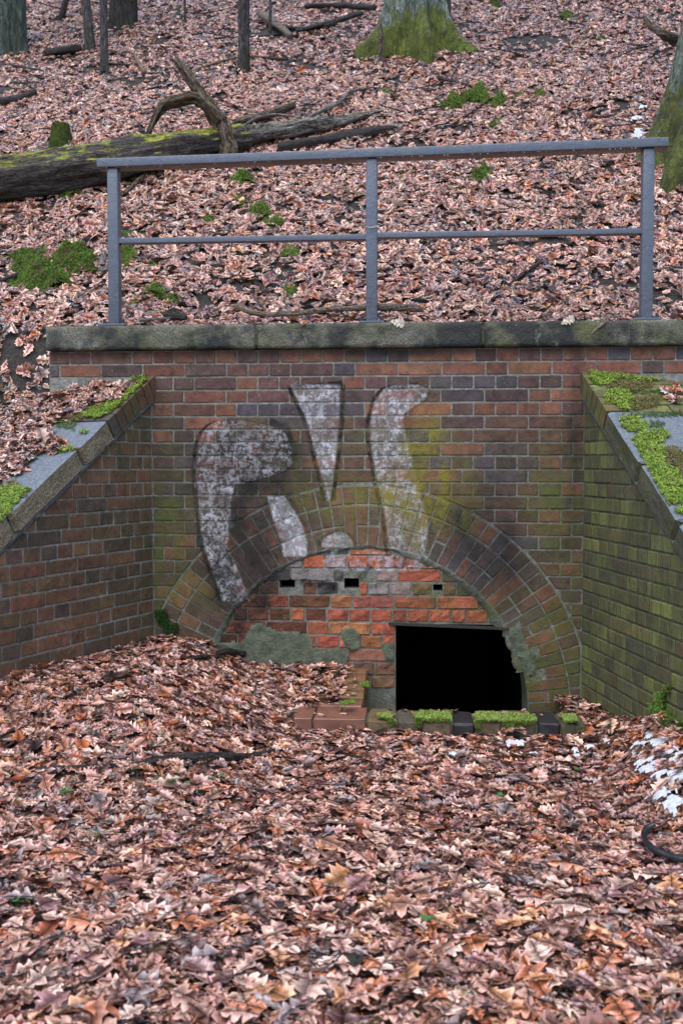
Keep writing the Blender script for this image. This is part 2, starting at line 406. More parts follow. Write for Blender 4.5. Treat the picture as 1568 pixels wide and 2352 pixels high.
def soil_mat():
    T = NT('dark soil'); p = T.pos(); n = T.noise(p, 40, 5, .7)
    col = T.mix(T.rng(n, .3, .7), (.010, .008, .007), (.055, .042, .034))
    col = T.mix(T.rng(T.noise(p, 130, 2), .62, .7, 0, .6), col, (.16, .14, .13))
    return T.fin(col, .75, T.bump(T.math('ADD', T.noise(p, 50, 4, .7), T.noise(p, 14, 3)), .03, .9), .3)
M['soil'] = soil_mat()
def humus_mat():
    T = NT('matted brown leaf mould'); p = T.pos(); v = T.n('ShaderNodeTexVoronoi'); T.put(v.inputs['Vector'], T.vmath('ADD', p, T.vmath('MULTIPLY', T.noise(p, 30, 3, .6, out=1), (.03, .03, .03)))); v.inputs['Scale'].default_value = 26
    sx = T.n('ShaderNodeSeparateXYZ'); T.put(sx.inputs[0], v.outputs['Color'])
    col = T.ramp(sx.outputs[0], [(0, (.05, .028, .02)), (.35, (.12, .065, .045)), (.7, (.20, .115, .085)), (1, (.28, .18, .14))])
    return T.fin(col, .5, T.bump(T.math('ADD', v.outputs['Distance'], T.noise(p, 60, 3)), .02, .8), .4)
M['humus'] = humus_mat()

def leaf_mat():
    T = NT('wet fallen leaf'); a = T.n('ShaderNodeVertexColor'); a.layer_name = 'Col'
    lp = T.n('ShaderNodeAttribute'); lp.attribute_name = 'leafpos'
    s = T.n('ShaderNodeSeparateXYZ'); T.put(s.inputs[0], lp.outputs['Vector']); t_, w_, r_ = s.outputs
    p = T.pos()
    n = T.noise(p, 55, 3, .6)
    col = T.mix(T.rng(n, .35, .68, 0, .55), a.outputs[0], T.mix(1.0, a.outputs[0], (.45, .36, .33), 'MULTIPLY'))
    aw = T.math('ABSOLUTE', w_)
    mid = T.rng(aw, .0, .022, 1, 0)
    ph = T.math('FRACT', T.math('MULTIPLY', T.math('SUBTRACT', t_, T.math('MULTIPLY', aw, .75)), 7.0))
    vein = T.rng(T.math('ABSOLUTE', T.math('SUBTRACT', ph, .5)), .0, .10, .6, 0)
    v = T.math('MAXIMUM', mid, vein)
    col = T.mix(T.math('MULTIPLY', v, .35), col, T.mix(.5, col, (.10, .05, .035)))
    h = T.math('ADD', T.math('MULTIPLY', v, -.6), n)
    m = T.fin(col, T.rng(T.math('FRACT', T.math('MULTIPLY', r_, 7.3)), 0, 1, .18, .50), T.bump(h, .003, .7), .7)
    T.b.inputs['Coat Weight'].default_value = .85; T.b.inputs['Coat Roughness'].default_value = .20
    return m
M['leaf'] = leaf_mat()

def moss_mat():
    T = NT('moss'); a = T.n('ShaderNodeVertexColor'); a.layer_name = 'Col'; p = T.pos()
    col = T.mix(T.rng(T.noise(p, 25, 3), .35, .65, 0, .5), a.outputs[0], T.mix(1.0, a.outputs[0], (.45, .5, .4), 'MULTIPLY'))
    T.b.inputs['Subsurface Weight'].default_value = 0.0
    return T.fin(col, .6, None, .3)
M['moss'] = moss_mat()
def mound_mat(name, c1, c2):
    T = NT(name); p = T.pos()
    col = T.mix(T.rng(T.noise(p, 30, 4, .7), .35, .65), c1, c2)
    return T.fin(col, .85, T.bump(T.noise(p, 80, 4, .8), .03, 1.0), .15)
M['mossbody'] = mound_mat('moss cushion body', (.020, .030, .006), (.075, .110, .016))
def snow_mat():
    T = NT('old snow'); p = T.pos()
    col = T.mix(T.rng(T.noise(p, 60, 3), .4, .65), (.88, .89, .92), (.68, .70, .75))
    return T.fin(col, .55, T.bump(T.noise(p, 90, 4, .8), .02, 1.0), .4)
M['snow'] = snow_mat()

def bark_mat(name, c1, c2, moss=(.085, .10, .018), mh=0.9, mossy=.8, rid=26):
    T = NT(name); o = T.objco(); s = T.n('ShaderNodeSeparateXYZ'); T.put(s.inputs[0], o)
    o2 = T.vmath('MULTIPLY', o, (1, 1, .22))
    n1 = T.noise(o2, rid, 4, .65, .6); n2 = T.noise(o, 3, 3)
    col = T.mix(T.rng(n1, .40, .60), tuple(v * .22 for v in c1), T.mix(T.rng(n2, .35, .65), c1, c2))
    hz = T.math('ADD', s.outputs[2], T.math('MULTIPLY', T.math('SUBTRACT', T.noise(o, 4.0, 5, .75), .5), 3.0 * mh))
    mf = T.math('MULTIPLY', T.rng(hz, mh * .55, mh * .8, 1, 0), mossy)
    mc = T.mix(T.rng(T.noise(o, 9, 3), .35, .65), tuple(v * .35 for v in moss), moss)
    col = T.mix(mf, col, mc)
    h = T.math('ADD', T.math('MULTIPLY', T.rng(n1, .35, .65), 1.0), T.math('MULTIPLY', T.noise(o, 60, 4, .75), .5))
    return T.fin(col, .8, T.bump(h, .06, 1.0), .25)
M['bark_oak'] = bark_mat('oak bark', (.34, .40, .34), (.23, .28, .24), moss=(.20, .24, .03), mh=.55, mossy=.92)
M['bark_oak_near'] = bark_mat('oak bark near', (.29, .35, .28), (.17, .20, .15), mh=.80, moss=(.16, .18, .03), mossy=.88, rid=20)
M['bark_green'] = bark_mat('green oak bark', (.17, .225, .19), (.12, .16, .13), mossy=.15, rid=30)
M['bark_dark'] = bark_mat('dark bark', (.085, .07, .078), (.055, .047, .053), mossy=.2, rid=22)
M['bark_thin'] = bark_mat('sapling bark', (.21, .185, .18), (.14, .122, .122), mossy=.3, mh=.4, rid=50)

def wood_mat(name, c1, c2, moss=0.0, mcol=(.17, .19, .02), sc=30):
    T = NT(name); o = T.objco(); p = T.pos()
    g = T.n('ShaderNodeAttribute'); g.attribute_name = 'grain'
    gv = T.vmath('MULTIPLY', g.outputs['Vector'], (1.5, 1, 1))
    n = T.noise(gv, sc, 4, .6); 
    col = T.mix(T.rng(n, .38, .62), c1, c2)
    if moss:
        sn = T.n('ShaderNodeSeparateXYZ'); T.put(sn.inputs[0], T.n('ShaderNodeNewGeometry').outputs['Normal'])
        f = T.math('ADD', sn.outputs[2], T.math('MULTIPLY', T.math('SUBTRACT', T.noise(p, 3.2, 4, .7), .5), 2.6))
        mf = T.math('MULTIPLY', T.rng(f, .42, .68), moss)
        col = T.mix(mf, col, T.mix(T.rng(T.noise(p, 25, 3), .35, .65), tuple(v * .4 for v in mcol), mcol))
    crack = T.rng(T.math('ABSOLUTE', T.math('SUBTRACT', T.noise(T.vmath('MULTIPLY', g.outputs['Vector'], (.5, 1, 1)), sc * .45, 3, .6), .5)), .0, .035)
    col = T.mix(crack, tuple(v * .5 for v in c1), col)
    return T.fin(col, .6, T.bump(T.math('ADD', T.math('ADD', n, crack), T.math('MULTIPLY', T.noise(p, 60, 3), .5)), .025, 1.0), .35)
M['log'] = wood_mat('rotting log', (.020, .015, .013), (.105, .083, .068), moss=1.0, mcol=(.34, .36, .03), sc=14)
M['log_grey'] = wood_mat('bare grey log', (.045, .037, .032), (.33, .295, .26), moss=.25, sc=14)
M['log_brown'] = wood_mat('broken brown wood', (.026, .018, .014), (.190, .130, .080), moss=.12, sc=12)
M['stick'] = wood_mat('pale dead stick', (.12, .085, .062), (.38, .28, .20), sc=24)
M['stick_grey'] = wood_mat('grey dead stick', (.11, .095, .09), (.36, .33, .31), sc=24)
M['stick_dark'] = wood_mat('wet dark stick', (.012, .010, .010), (.085, .068, .060), sc=24)

def green_mat(name, c):
    T = NT(name); p = T.pos()
    col = T.mix(T.rng(T.noise(p, 40, 3), .35, .65), tuple(v * .55 for v in c), c)
    return T.fin(col, .4, None, .4)
M['clover'] = green_mat('clover green', (.055, .17, .045))
M['blade'] = green_mat('grass green', (.10, .20, .035))
M['straw'] = green_mat('dry grass', (.34, .28, .18))

# ------------------------------------------------------------------ bricks
def poly_prism(pts, y0, y1, inset=.004, jitter=0.0):
    """pts: outline (x,z) seen from the front; front at y0, back at y1"""
    pts = [np.array(p, float) for p in pts]
    c = sum(pts) / len(pts); V = []; n = len(pts)
    inn = []
    for p in pts:
        d = c - p; L = np.linalg.norm(d); inn.append(p + d / max(L, 1e-6) * min(inset * 1.4, L * .4))
    for p in inn: V.append((p[0], y0 + rnd.uniform(-jitter, jitter), p[1]))
    for p in pts: V.append((p[0] + rnd.uniform(-.001, .001), y0 + inset, p[1] + rnd.uniform(-.001, .001)))
    for p in pts: V.append((p[0], y1, p[1]))
    Fc = [tuple(range(n))]
    for i in range(n):
        j = (i + 1) % n
        Fc.append((i + n, j + n, j, i)); Fc.append((i + 2 * n, j + 2 * n, j + n, i + n))
    return V, Fc
def mesh_pd(name, V, Fc, mat):
    me = bpy.data.meshes.new(name); me.from_pydata([tuple(map(float, v)) for v in V], [], Fc); me.update()
    me.materials.append(mat); return me
def fixn(me):
    bm = bmesh.new(); bm.from_mesh(me); bmesh.ops.recalc_face_normals(bm, faces=bm.faces); bm.to_mesh(me); bm.free(); return me

def brick_variant(wd, h, depth, mat, nx, nz, rough=.0012, edge=.0025):
    """front grid whose outer ring is a narrow worn arris"""
    V = []; Fc = []; e_ = .0045
    def lines(L, n):
        inner = [-L / 2 + e_ + (L - 2 * e_) * i / (n - 2) for i in range(n - 1)]
        return [-L / 2] + inner + [L / 2]
    xs_, zs_ = lines(wd, nx), lines(h, nz); nx, nz = len(xs_) - 1, len(zs_) - 1
    sk = rnd.uniform(-.0008, .0008)
    for j in range(nz + 1):
        for i in range(nx + 1):
            x, z = xs_[i], zs_[j]; e = (i in (0, nx)) or (j in (0, nz)); cn = (i in (0, nx)) and (j in (0, nz))
            x2, z2 = x + rnd.uniform(-.0010, .0010), z + rnd.uniform(-.0010, .0010)
            if cn: x2 -= math.copysign(rnd.uniform(.001, .004), x); z2 -= math.copysign(rnd.uniform(.001, .004), z)
            y = rnd.uniform(-rough, rough) * (1 if not e else .3) + (edge if e else 0) + (edge if cn else 0) + sk * (x / wd)
            V.append((x2, y, z2))
    idx = lambda i, j: j * (nx + 1) + i
    for j in range(nz):
        for i in range(nx): Fc.append((idx(i, j), idx(i + 1, j), idx(i + 1, j + 1), idx(i, j + 1)))
    ring = [idx(i, 0) for i in range(nx)] + [idx(nx, j) for j in range(nz)] + [idx(nx - i, nz) for i in range(nx)] + [idx(0, nz - j) for j in range(nz)]
    b0 = len(V)
    for r_ in ring: V.append((V[r_][0], depth, V[r_][2]))
    m = len(ring)
    for k in range(m): Fc.append((ring[k], b0 + k, b0 + (k + 1) % m, ring[(k + 1) % m]))
    return fixn(mesh_pd('brick', V, Fc, mat))

BR = {}
def variants(key, mat, rough=.0010, edge=.0022, n=8, nx=4, nz=3, depth=.09):
    BR[key] = ([brick_variant(.115, .067, depth, mat, max(4, nx - 1), nz, rough, edge) for _ in range(n)],
               [brick_variant(.240, .067, depth, mat, nx, nz, rough, edge) for _ in range(n)])
variants('front', M['brick_front']); variants('left', M['brick_left']); variants('right', M['brick_right'])
variants('infill', M['brick_infill'], rough=.0045, edge=.004, n=10, nx=6, nz=4)
variants('cap', M['brick_cap'])

def brick(parent, key, u, z, wd, h=.067, col=(.2, .08, .05), y=0.0, tilt=0.0, name='brick'):
    kind = 0 if wd < .175 else 1
    me = rnd.choice(BR[key][kind]); o = bpy.data.objects.new(name, me)
    o.location = (u, y + rnd.uniform(-.002, .002), z); o.scale = (wd / (.115, .240)[kind], 1, h / .067)
    o.rotation_euler = (rnd.uniform(-.008, .008), tilt + rnd.uniform(-.006, .006), rnd.uniform(-.010, .010))
    o.color = (*col, 1); return link(o, parent)
def poly_brick(parent, pts, col, mat, y=0.0, depth=.09, name='brick', jitter=.001):
    V, Fc = poly_prism(pts, y + rnd.uniform(-.002, .002), y + depth, .004, jitter)
    me = fixn(mesh_pd('brick', V, Fc, mat)); o = bpy.data.objects.new(name, me); o.color = (*col, 1); return link(o, parent)

def clip(poly, a, b, c):
    """keep a*x+b*z<=c"""
    out = []; n = len(poly)
    for i in range(n):
        p, q = poly[i], poly[(i + 1) % n]; dp = a * p[0] + b * p[1] - c; dq = a * q[0] + b * q[1] - c
        if dp <= 0: out.append(p)
        if dp * dq < 0:
            t = dp / (dp - dq); out.append((p[0] + t * (q[0] - p[0]), p[1] + t * (q[1] - p[1])))
    return out
def area(p): return abs(sum(p[i][0] * p[(i + 1) % len(p)][1] - p[(i + 1) % len(p)][0] * p[i][1] for i in range(len(p)))) / 2

PAL_FRONT = [((.145, .055, .038), 5), ((.26, .085, .045), 3), ((.095, .058, .050), 4), ((.085, .062, .078), 2), ((.16, .085, .045), 3), ((.30, .09, .05), 1.0), ((.11, .045, .045), 3)]
PAL_TOP = [((.24, .075, .042), 4), ((.13, .05, .05), 3), ((.075, .060, .085), 2), ((.30, .10, .045), 2), ((.15, .06, .04), 3), ((.10, .05, .05), 2)]
PAL_LEFT = [((.20, .065, .038), 5), ((.11, .048, .046), 4), ((.25, .10, .045), 3), ((.085, .055, .055), 3), ((.30, .07, .04), 1), ((.19, .085, .040), 3)]
PAL_RIGHT = [((.12, .075, .050), 4), ((.09, .055, .050), 4), ((.16, .08, .05), 2), ((.08, .07, .06), 3)]
PAL_INF = [((.46, .11, .045), 5), ((.40, .085, .045), 4), ((.50, .17, .06), 3), ((.34, .12, .07), 2), ((.50, .14, .10), 1.5)]
def pick(pal):
    c = rnd.choices([p[0] for p in pal], [p[1] for p in pal])[0]; k = rnd.uniform(.72, 1.32)
    g_ = sum(c) / 3; ds = 0.0 if pal is PAL_INF else .16
    return tuple(min(.7, max(.01, (v * (1 - ds) + g_ * ds) * k * rnd.uniform(.93, 1.07))) for v in c)

ZT = 1.55 + .667                       # underside of the coping
CP = .0768                             # course height
ZC = float(at_y(831, 1630, 0)[2]); XC = float(at_y(831, 1630, 0)[0])   # centre of the arch
RI, RO = .962, 1.318
XWL, XWR = -1.862, 3.0

# ------------------------------------------------------------------ head wall
head = empty('brick_headwall', (0, 0, 0))
tag(head, 'dark brick head wall with worn white letters above a bricked up arch', 'wall')
def ext(name, pts, y0, y1, mat, parent):
    bm = bmesh.new(); f = [bm.verts.new((p[0], y0, p[1])) for p in pts]; b = [bm.verts.new((p[0], y1, p[1])) for p in pts]
    bm.faces.new(f); bm.faces.new(list(reversed(b)))
    for i in range(len(pts)): bm.faces.new((f[i], b[i], b[(i + 1) % len(pts)], f[(i + 1) % len(pts)]))
    bmesh.ops.recalc_face_normals(bm, faces=bm.faces); bmesh.ops.triangulate(bm, faces=bm.faces)
    me = bpy.data.meshes.new(name); bm.to_mesh(me); bm.free(); me.materials.append(mat)
    return link(bpy.data.objects.new(name, me), parent)
arc = [(XC + RI * math.cos(a), ZC + RI * math.sin(a)) for a in np.linspace(0, math.pi, 41)]
ext('mortar_bed', [(XWL, -.8), (XWL, ZT)] + [(XWR, ZT), (XWR, -.8), (XC + RI, -.8)] + arc + [(XC - RI, -.8)], .0045, .36, M['mortar_front'], head)
nrow = 0
for r_ in range(0, 27):
    z1 = ZT - r_ * CP; z0 = z1 - CP; zm = (z0 + z1) / 2
    if z1 < .16: break
    lo, hi = (XWL, XWR) if r_ < 2 else (-1.26, 1.26)
    st = (r_ % 2 == 1); pitch = .249 if st else .1245
    u = lo + (0 if not st else -.062) - (.0 if st else 0) + (.062 if (r_ % 4 == 3 and rnd.random() < .5) else 0)
    if r_ >= 2: u = -1.245 + (0 if not st else -.062)
    while u < hi - .01:
        p_ = pitch
        if st and rnd.random() < .14: p_ = .1245
        if (not st) and rnd.random() < .05: p_ = .249
        a, b = max(u, lo), min(u + p_, hi); u += p_
        if b - a < .03: continue
        wd = b - a - .0095; cx = (a + b) / 2; h = CP - .0100
        dist = [math.hypot(x - XC, z - ZC) for x, z in ((a, z0), (b, z0), (a, z1), (b, z1))]
        below = zm < ZC
        col = pick(PAL_TOP if r_ < 5 else PAL_FRONT)
        mort = RO + .004
        if below and abs(cx - XC) < mort: continue
        if max(dist) < mort + .02: continue
        if min(dist) > mort or below:
            brick(head, 'front', cx, zm, wd, h, col); nrow += 1
        else:
            poly = [(a + .005, z0 + .005), (b - .005, z0 + .005), (b - .005, z1 - .005), (a + .005, z1 - .005)]
            dx, dz = cx - XC, zm - ZC; L = math.hypot(dx, dz); nx_, nz_ = dx / L, dz / L
            poly = clip(poly, -nx_, -nz_, -(XC * nx_ + ZC * nz_ + mort + .003))
            if len(poly) >= 3 and area(poly) > .0007: poly_brick(head, poly, col, M['brick_front'])

# ring of wedge bricks
arch = bpy.data.objects.new('brick_arch', None); link(arch, head)
arch['label'] = 'round arch of wedge bricks in two rings'
NA = 51
for k in range(-2, NA + 2):
    a0 = math.pi * k / NA; a1 = math.pi * (k + 1) / NA
    for r0, r1 in ((RI, 1.085), (1.085, 1.205), (1.205, RO)):
        if r0 == 1.085: continue
        segs = [(r0, r1)]
        if r0 == RI:
            m = rnd.random()
            segs = [(RI, 1.205)] if m < .55 else [(RI, 1.083), (1.083, 1.205)]
            if k < 10 or k > 41: segs = [(RI, 1.083), (1.083, 1.205)] if k % 2 else [(RI, 1.205)]
        for q0, q1 in segs:
            g = .0045
            pts = []
            for rr, aa in ((q0 + .002, a0), (q1 - .008, a0), (q1 - .008, a1), (q0 + .002, a1)):
                s = 1 if aa == a0 else -1; ang = aa + s * g / rr
                pts.append((XC + rr * math.cos(ang), ZC + rr * math.sin(ang)))
            pts = clip(pts, 1, 0, 1.238); pts = clip(pts, -1, 0, 1.238) if len(pts) > 2 else []
            if len(pts) < 3 or area(pts) < .0012: continue
            deg = math.degrees((a0 + a1) / 2)
            if 46 < deg < 0: pass
            col = pick(PAL_FRONT)
            if 70 < deg < 115: col = pick([((.17, .075, .045), 3), ((.22, .08, .045), 2), ((.12, .07, .05), 2)])
            if abs(deg - 148) < 5.4 and q0 > 1.0: col = (.30, .165, .06)
            cz_ = sum(p[1] for p in pts) / len(pts)
            if 8 < deg < 26 and q1 < 1.1 and rnd.random() < .8: continue      # fallen out, cement smear instead
            poly_brick(arch, pts, col, M['brick_front'], y=rnd.uniform(-.0005, .001), depth=.1)

# bricked up panel
OX0 = float(at_y(908, 1500, 0)[0]); OZ1 = float(at_y(1040, 1435, 0)[2])
VENTS = [(642, 677, 1328, 1350), (790, 824, 1328, 1351), (994, 1016, 1342, 1357)]
vents = []
for x0, x1, y0, y1 in VENTS:
    a = at_y(x0, y1, 0.02); b = at_y(x1, y0, 0.02); vents.append((float(a[0]), float(b[0]), float(a[2]), float(b[2])))
inf = bpy.data.objects.new('infill_panel', None); link(inf, head)
inf['label'] = 'bright red brick infill of the arch with three small square vents'
FY = .013
xs = sorted(set([XC - RI - .04 + i * .04 for i in range(0, 52)] + [OX0] + [v[0] for v in vents] + [v[1] for v in vents]))
zs = sorted(set([-.8, OZ1, ZC + .1, ZC + .2, ZC + .4, .6] + [ZC + RI + .04 - i * .04 for i in range(0, 22)] + [v[2] for v in vents] + [v[3] for v in vents]))
def occ(x, z):
    if math.hypot(x - XC, max(z - ZC, 0)) > RI + .035: return False
    if x > OX0 and z < OZ1: return False
    for v in vents:
        if v[0] < x < v[1] and v[2] < z < v[3]: return False
    return True
O = {}
for i in range(len(xs) - 1):
    for j in range(len(zs) - 1): O[i, j] = occ((xs[i] + xs[i + 1]) / 2, (zs[j] + zs[j + 1]) / 2)
V = []; Fc = []
def quad(a, b, c, d): n = len(V); V.extend([a, b, c, d]); Fc.append((n, n + 1, n + 2, n + 3))
y0, y1 = FY + .006, FY + .13
for (i, j), v in O.items():
    if not v: continue
    a, b, c, d = xs[i], xs[i + 1], zs[j], zs[j + 1]
    quad((a, y0, c), (b, y0, c), (b, y0, d), (a, y0, d)); quad((b, y1, c), (a, y1, c), (a, y1, d), (b, y1, d))
    if not O.get((i - 1, j)): quad((a, y1, c), (a, y0, c), (a, y0, d), (a, y1, d))
    if not O.get((i + 1, j)): quad((b, y0, c), (b, y1, c), (b, y1, d), (b, y0, d))
    if not O.get((i, j - 1)): quad((a, y1, c), (b, y1, c), (b, y0, c), (a, y0, c))
    if not O.get((i, j + 1)): quad((a, y0, d), (b, y0, d), (b, y1, d), (a, y1, d))
from_arrays('mortar_bed', V, Fc, M['mortar_infill'], inf)
CI = .0785
z_l = OZ1 + .008
soot = lambda c, k: tuple(v * k for v in c)
row = 0
for r_ in range(-8, 8):
    z0 = z_l + r_ * CI; z1 = z0 + CI; zm = (z0 + z1) / 2
    if z1 < .30 or z0 > ZC + RI: continue
    st = r_ in (1, 3, -1, -3, -5, 5)
    u = -.99 + (.03 if r_ % 2 else .0) + rnd.uniform(-.02, .02)
    while u < .98:
        p_ = rnd.choice([.245, .245, .13]) if st else rnd.choice([.128, .128, .128, .085])
        if r_ == 3 : p_ = rnd.choice([.25, .13])
        a, b = u, u + p_; u = b
        # keep the openings free
        if zm < OZ1:
            if a > OX0 - .03: continue
            b = min(b, OX0)
        cut = False
        for v in vents:
            if v[2] - .02 < zm < v[3] + .02:
                if a < v[1] and b > v[0]:
                    if v[0] - a > .05: b = v[0] - .002
                    elif b - v[1] > .05: a = v[1] + .002
                    else: cut = True
        if cut or b - a < .04: continue
        cx = (a + b) / 2
        poly = [(a + .005, z0 + .005), (b - .005, z0 + .005), (b - .005, z1 - .005), (a + .005, z1 - .005)]
        d = [math.hypot(x - XC, max(z - ZC, 0)) for x, z in poly]
        if min(d) > RI - .02: continue
        col = pick(PAL_INF)
        ux = cx
        if (ux < -.38 or (ux < -.2 and zm < .95)) and rnd.random() < .62: col = soot(col, rnd.uniform(.12, .5))
        if zm > ZC + .68 and -.7 < ux < .3 and rnd.random() < .4: col = rnd.choice([(.07, .07, .075), (.30, .27, .26), (.36, .25, .22)])
        if ux > .32 and zm > OZ1 + .10 and rnd.random() < .6: col = rnd.choice([(.13, .12, .04), (.20, .11, .05), (.09, .09, .04)])
        if zm < .45 and ux > -.3: col = pick([((.34, .11, .05), 3), ((.24, .10, .05), 2)])
        if max(d) > RI - .006:
            dx, dz = cx - XC, max(zm - ZC, 0); L = math.hypot(dx, dz); nx_, nz_ = dx / L, dz / L
            poly = clip(poly, nx_, nz_, XC * nx_ + ZC * nz_ + RI - .010)
            if len(poly) < 3 or area(poly) < .0016: continue
            poly_brick(inf, poly, col, M['brick_infill'], y=FY, depth=.09, jitter=.003)
        else:
            brick(inf, 'infill', cx, zm, b - a - .010, CI - .0105, col, y=FY, tilt=rnd.uniform(-.015, .015))
# ragged mortar bedding between arch and panel
V = []; Fc = []
na = 150
for i in range(na + 1):
    a = math.pi * (.08 + .84 * i / na); j1 = .012 * mn.noise((a * 14, 0, 0)) + .008 * mn.noise((a * 40, 2, 0)); j2 = .034 * mn.noise((a * 9, 3, 0)) + .016 * mn.noise((a * 35, 5, 0))
    wd_ = .026 + .012 * math.sin(a * 2 + 1)
    for rr, yy in ((RI + .010 + j1, .003), (RI + .004 + j1, -.0015 + .003 * mn.noise((a * 50, 1, 1))), (RI - .008 + j1, .004), (RI - wd_ + j2, FY - .005), (RI - wd_ - .006 + j2, FY + .01)):
        V.append((XC + rr * math.cos(a), yy, ZC + rr * math.sin(a)))
for i in range(na):
    for j in range(4): Fc.append((i * 5 + j, i * 5 + j + 1, i * 5 + 6 + j, i * 5 + 5 + j))
from_arrays('mortar_collar', V, Fc, M['mortar_collar'], inf, smooth=True)

def lump(name, outline, y, thick, mat, parent, amp=.006, step=.012, plane=None):
    """a lumpy smear of cement over the face, given its outline in (x,z)"""
    P_ = np.array(outline); mnx, mxx = P_[:, 0].min(), P_[:, 0].max(); mnz, mxz = P_[:, 1].min(), P_[:, 1].max()
    nx_ = int((mxx - mnx) / step) + 2; nz_ = int((mxz - mnz) / step) + 2
    V = []; Fc = []; idx = {}
    def inside(x, z):
        c = False; n = len(outline)
        for i in range(n):
            a, b = outline[i], outline[(i + 1) % n]
            if (a[1] > z) != (b[1] > z) and x < (b[0] - a[0]) * (z - a[1]) / (b[1] - a[1]) + a[0]: c = not c
        return c
    def dedge(x, z):
        m = 9
        for i in range(len(outline)):
            a = np.array(outline[i]); b = np.array(outline[(i + 1) % len(outline)]); ab = b - a; t = np.clip(np.dot((x, z) - a, ab) / np.dot(ab, ab), 0, 1)
            m = min(m, np.linalg.norm(a + ab * t - (x, z)))
        return m
    for j in range(nz_):
        for i in range(nx_):
            x = mnx + i * step; z = mnz + j * step
            xx = x + .012 * mn.noise((x * 30, z * 30, 1)); zz = z + .012 * mn.noise((x * 30, z * 30, 7))
            if inside(xx, zz):
                e = min(1, dedge(xx, zz) / .02)
                yy = y - thick * (e ** .6) + amp * mn.noise((x * 22, z * 22, 3)) + amp * .6 * mn.noise((x * 60, z * 60, 5))
                idx[i, j] = len(V); V.append((x, yy, z))
    for (i, j) in list(idx):
        if (i + 1, j) in idx and (i, j + 1) in idx and (i + 1, j + 1) in idx: Fc.append((idx[i, j], idx[i + 1, j], idx[i + 1, j + 1], idx[i, j + 1]))
    return from_arrays(name, V, Fc, mat, parent, smooth=True)
def W0(pts): return [P0(*p) for p in pts]
lump('cement_smear', W0([(480, 1530), (484, 1476), (520, 1474), (558, 1470), (571, 1437), (595, 1425), (627, 1446), (684, 1449), (716, 1461), (718, 1486), (756, 1491), (776, 1487), (806, 1500), (798, 1530), (790, 1600), (690, 1600)]), FY, .012, M['cement'], inf)
lump('cement_smear', W0([(778, 1450), (800, 1438), (826, 1446), (832, 1490), (806, 1500), (786, 1484)]), FY, .010, M['cement'], inf)
lump('cement_smear', W0([(872, 1480), (900, 1466), (908, 1480), (908, 1520), (884, 1524)]), FY, .012, M['cement'], inf)
lump('cement_smear', W0([(1164, 1440), (1195, 1425), (1210, 1470), (1226, 1500), (1236, 1550), (1204, 1560), (1186, 1500), (1168, 1475)]), .004, .010, M['cement'], head)
# lintel plate
a = at_y(892, 1431, .02); b = at_y(1168, 1443, .02)
lz = float((a[2] + b[2]) / 2)
V, Fc = poly_prism([(a[0], a[2] - .008), (b[0], b[2] - .008), (b[0], b[2] + .006), (a[0], a[2] + .006)], FY - .018, FY + .13, .002)
from_arrays('lintel', V, Fc, M['steel_dark'], inf)
# dark vaulted chamber behind
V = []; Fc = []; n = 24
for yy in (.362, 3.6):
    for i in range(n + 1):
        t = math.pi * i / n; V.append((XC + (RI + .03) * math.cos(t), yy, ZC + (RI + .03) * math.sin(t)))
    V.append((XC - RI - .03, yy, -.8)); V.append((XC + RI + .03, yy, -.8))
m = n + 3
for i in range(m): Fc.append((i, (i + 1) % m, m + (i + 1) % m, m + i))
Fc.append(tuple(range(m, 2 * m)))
from_arrays('chamber_lining', V, Fc, M['soot'], head)

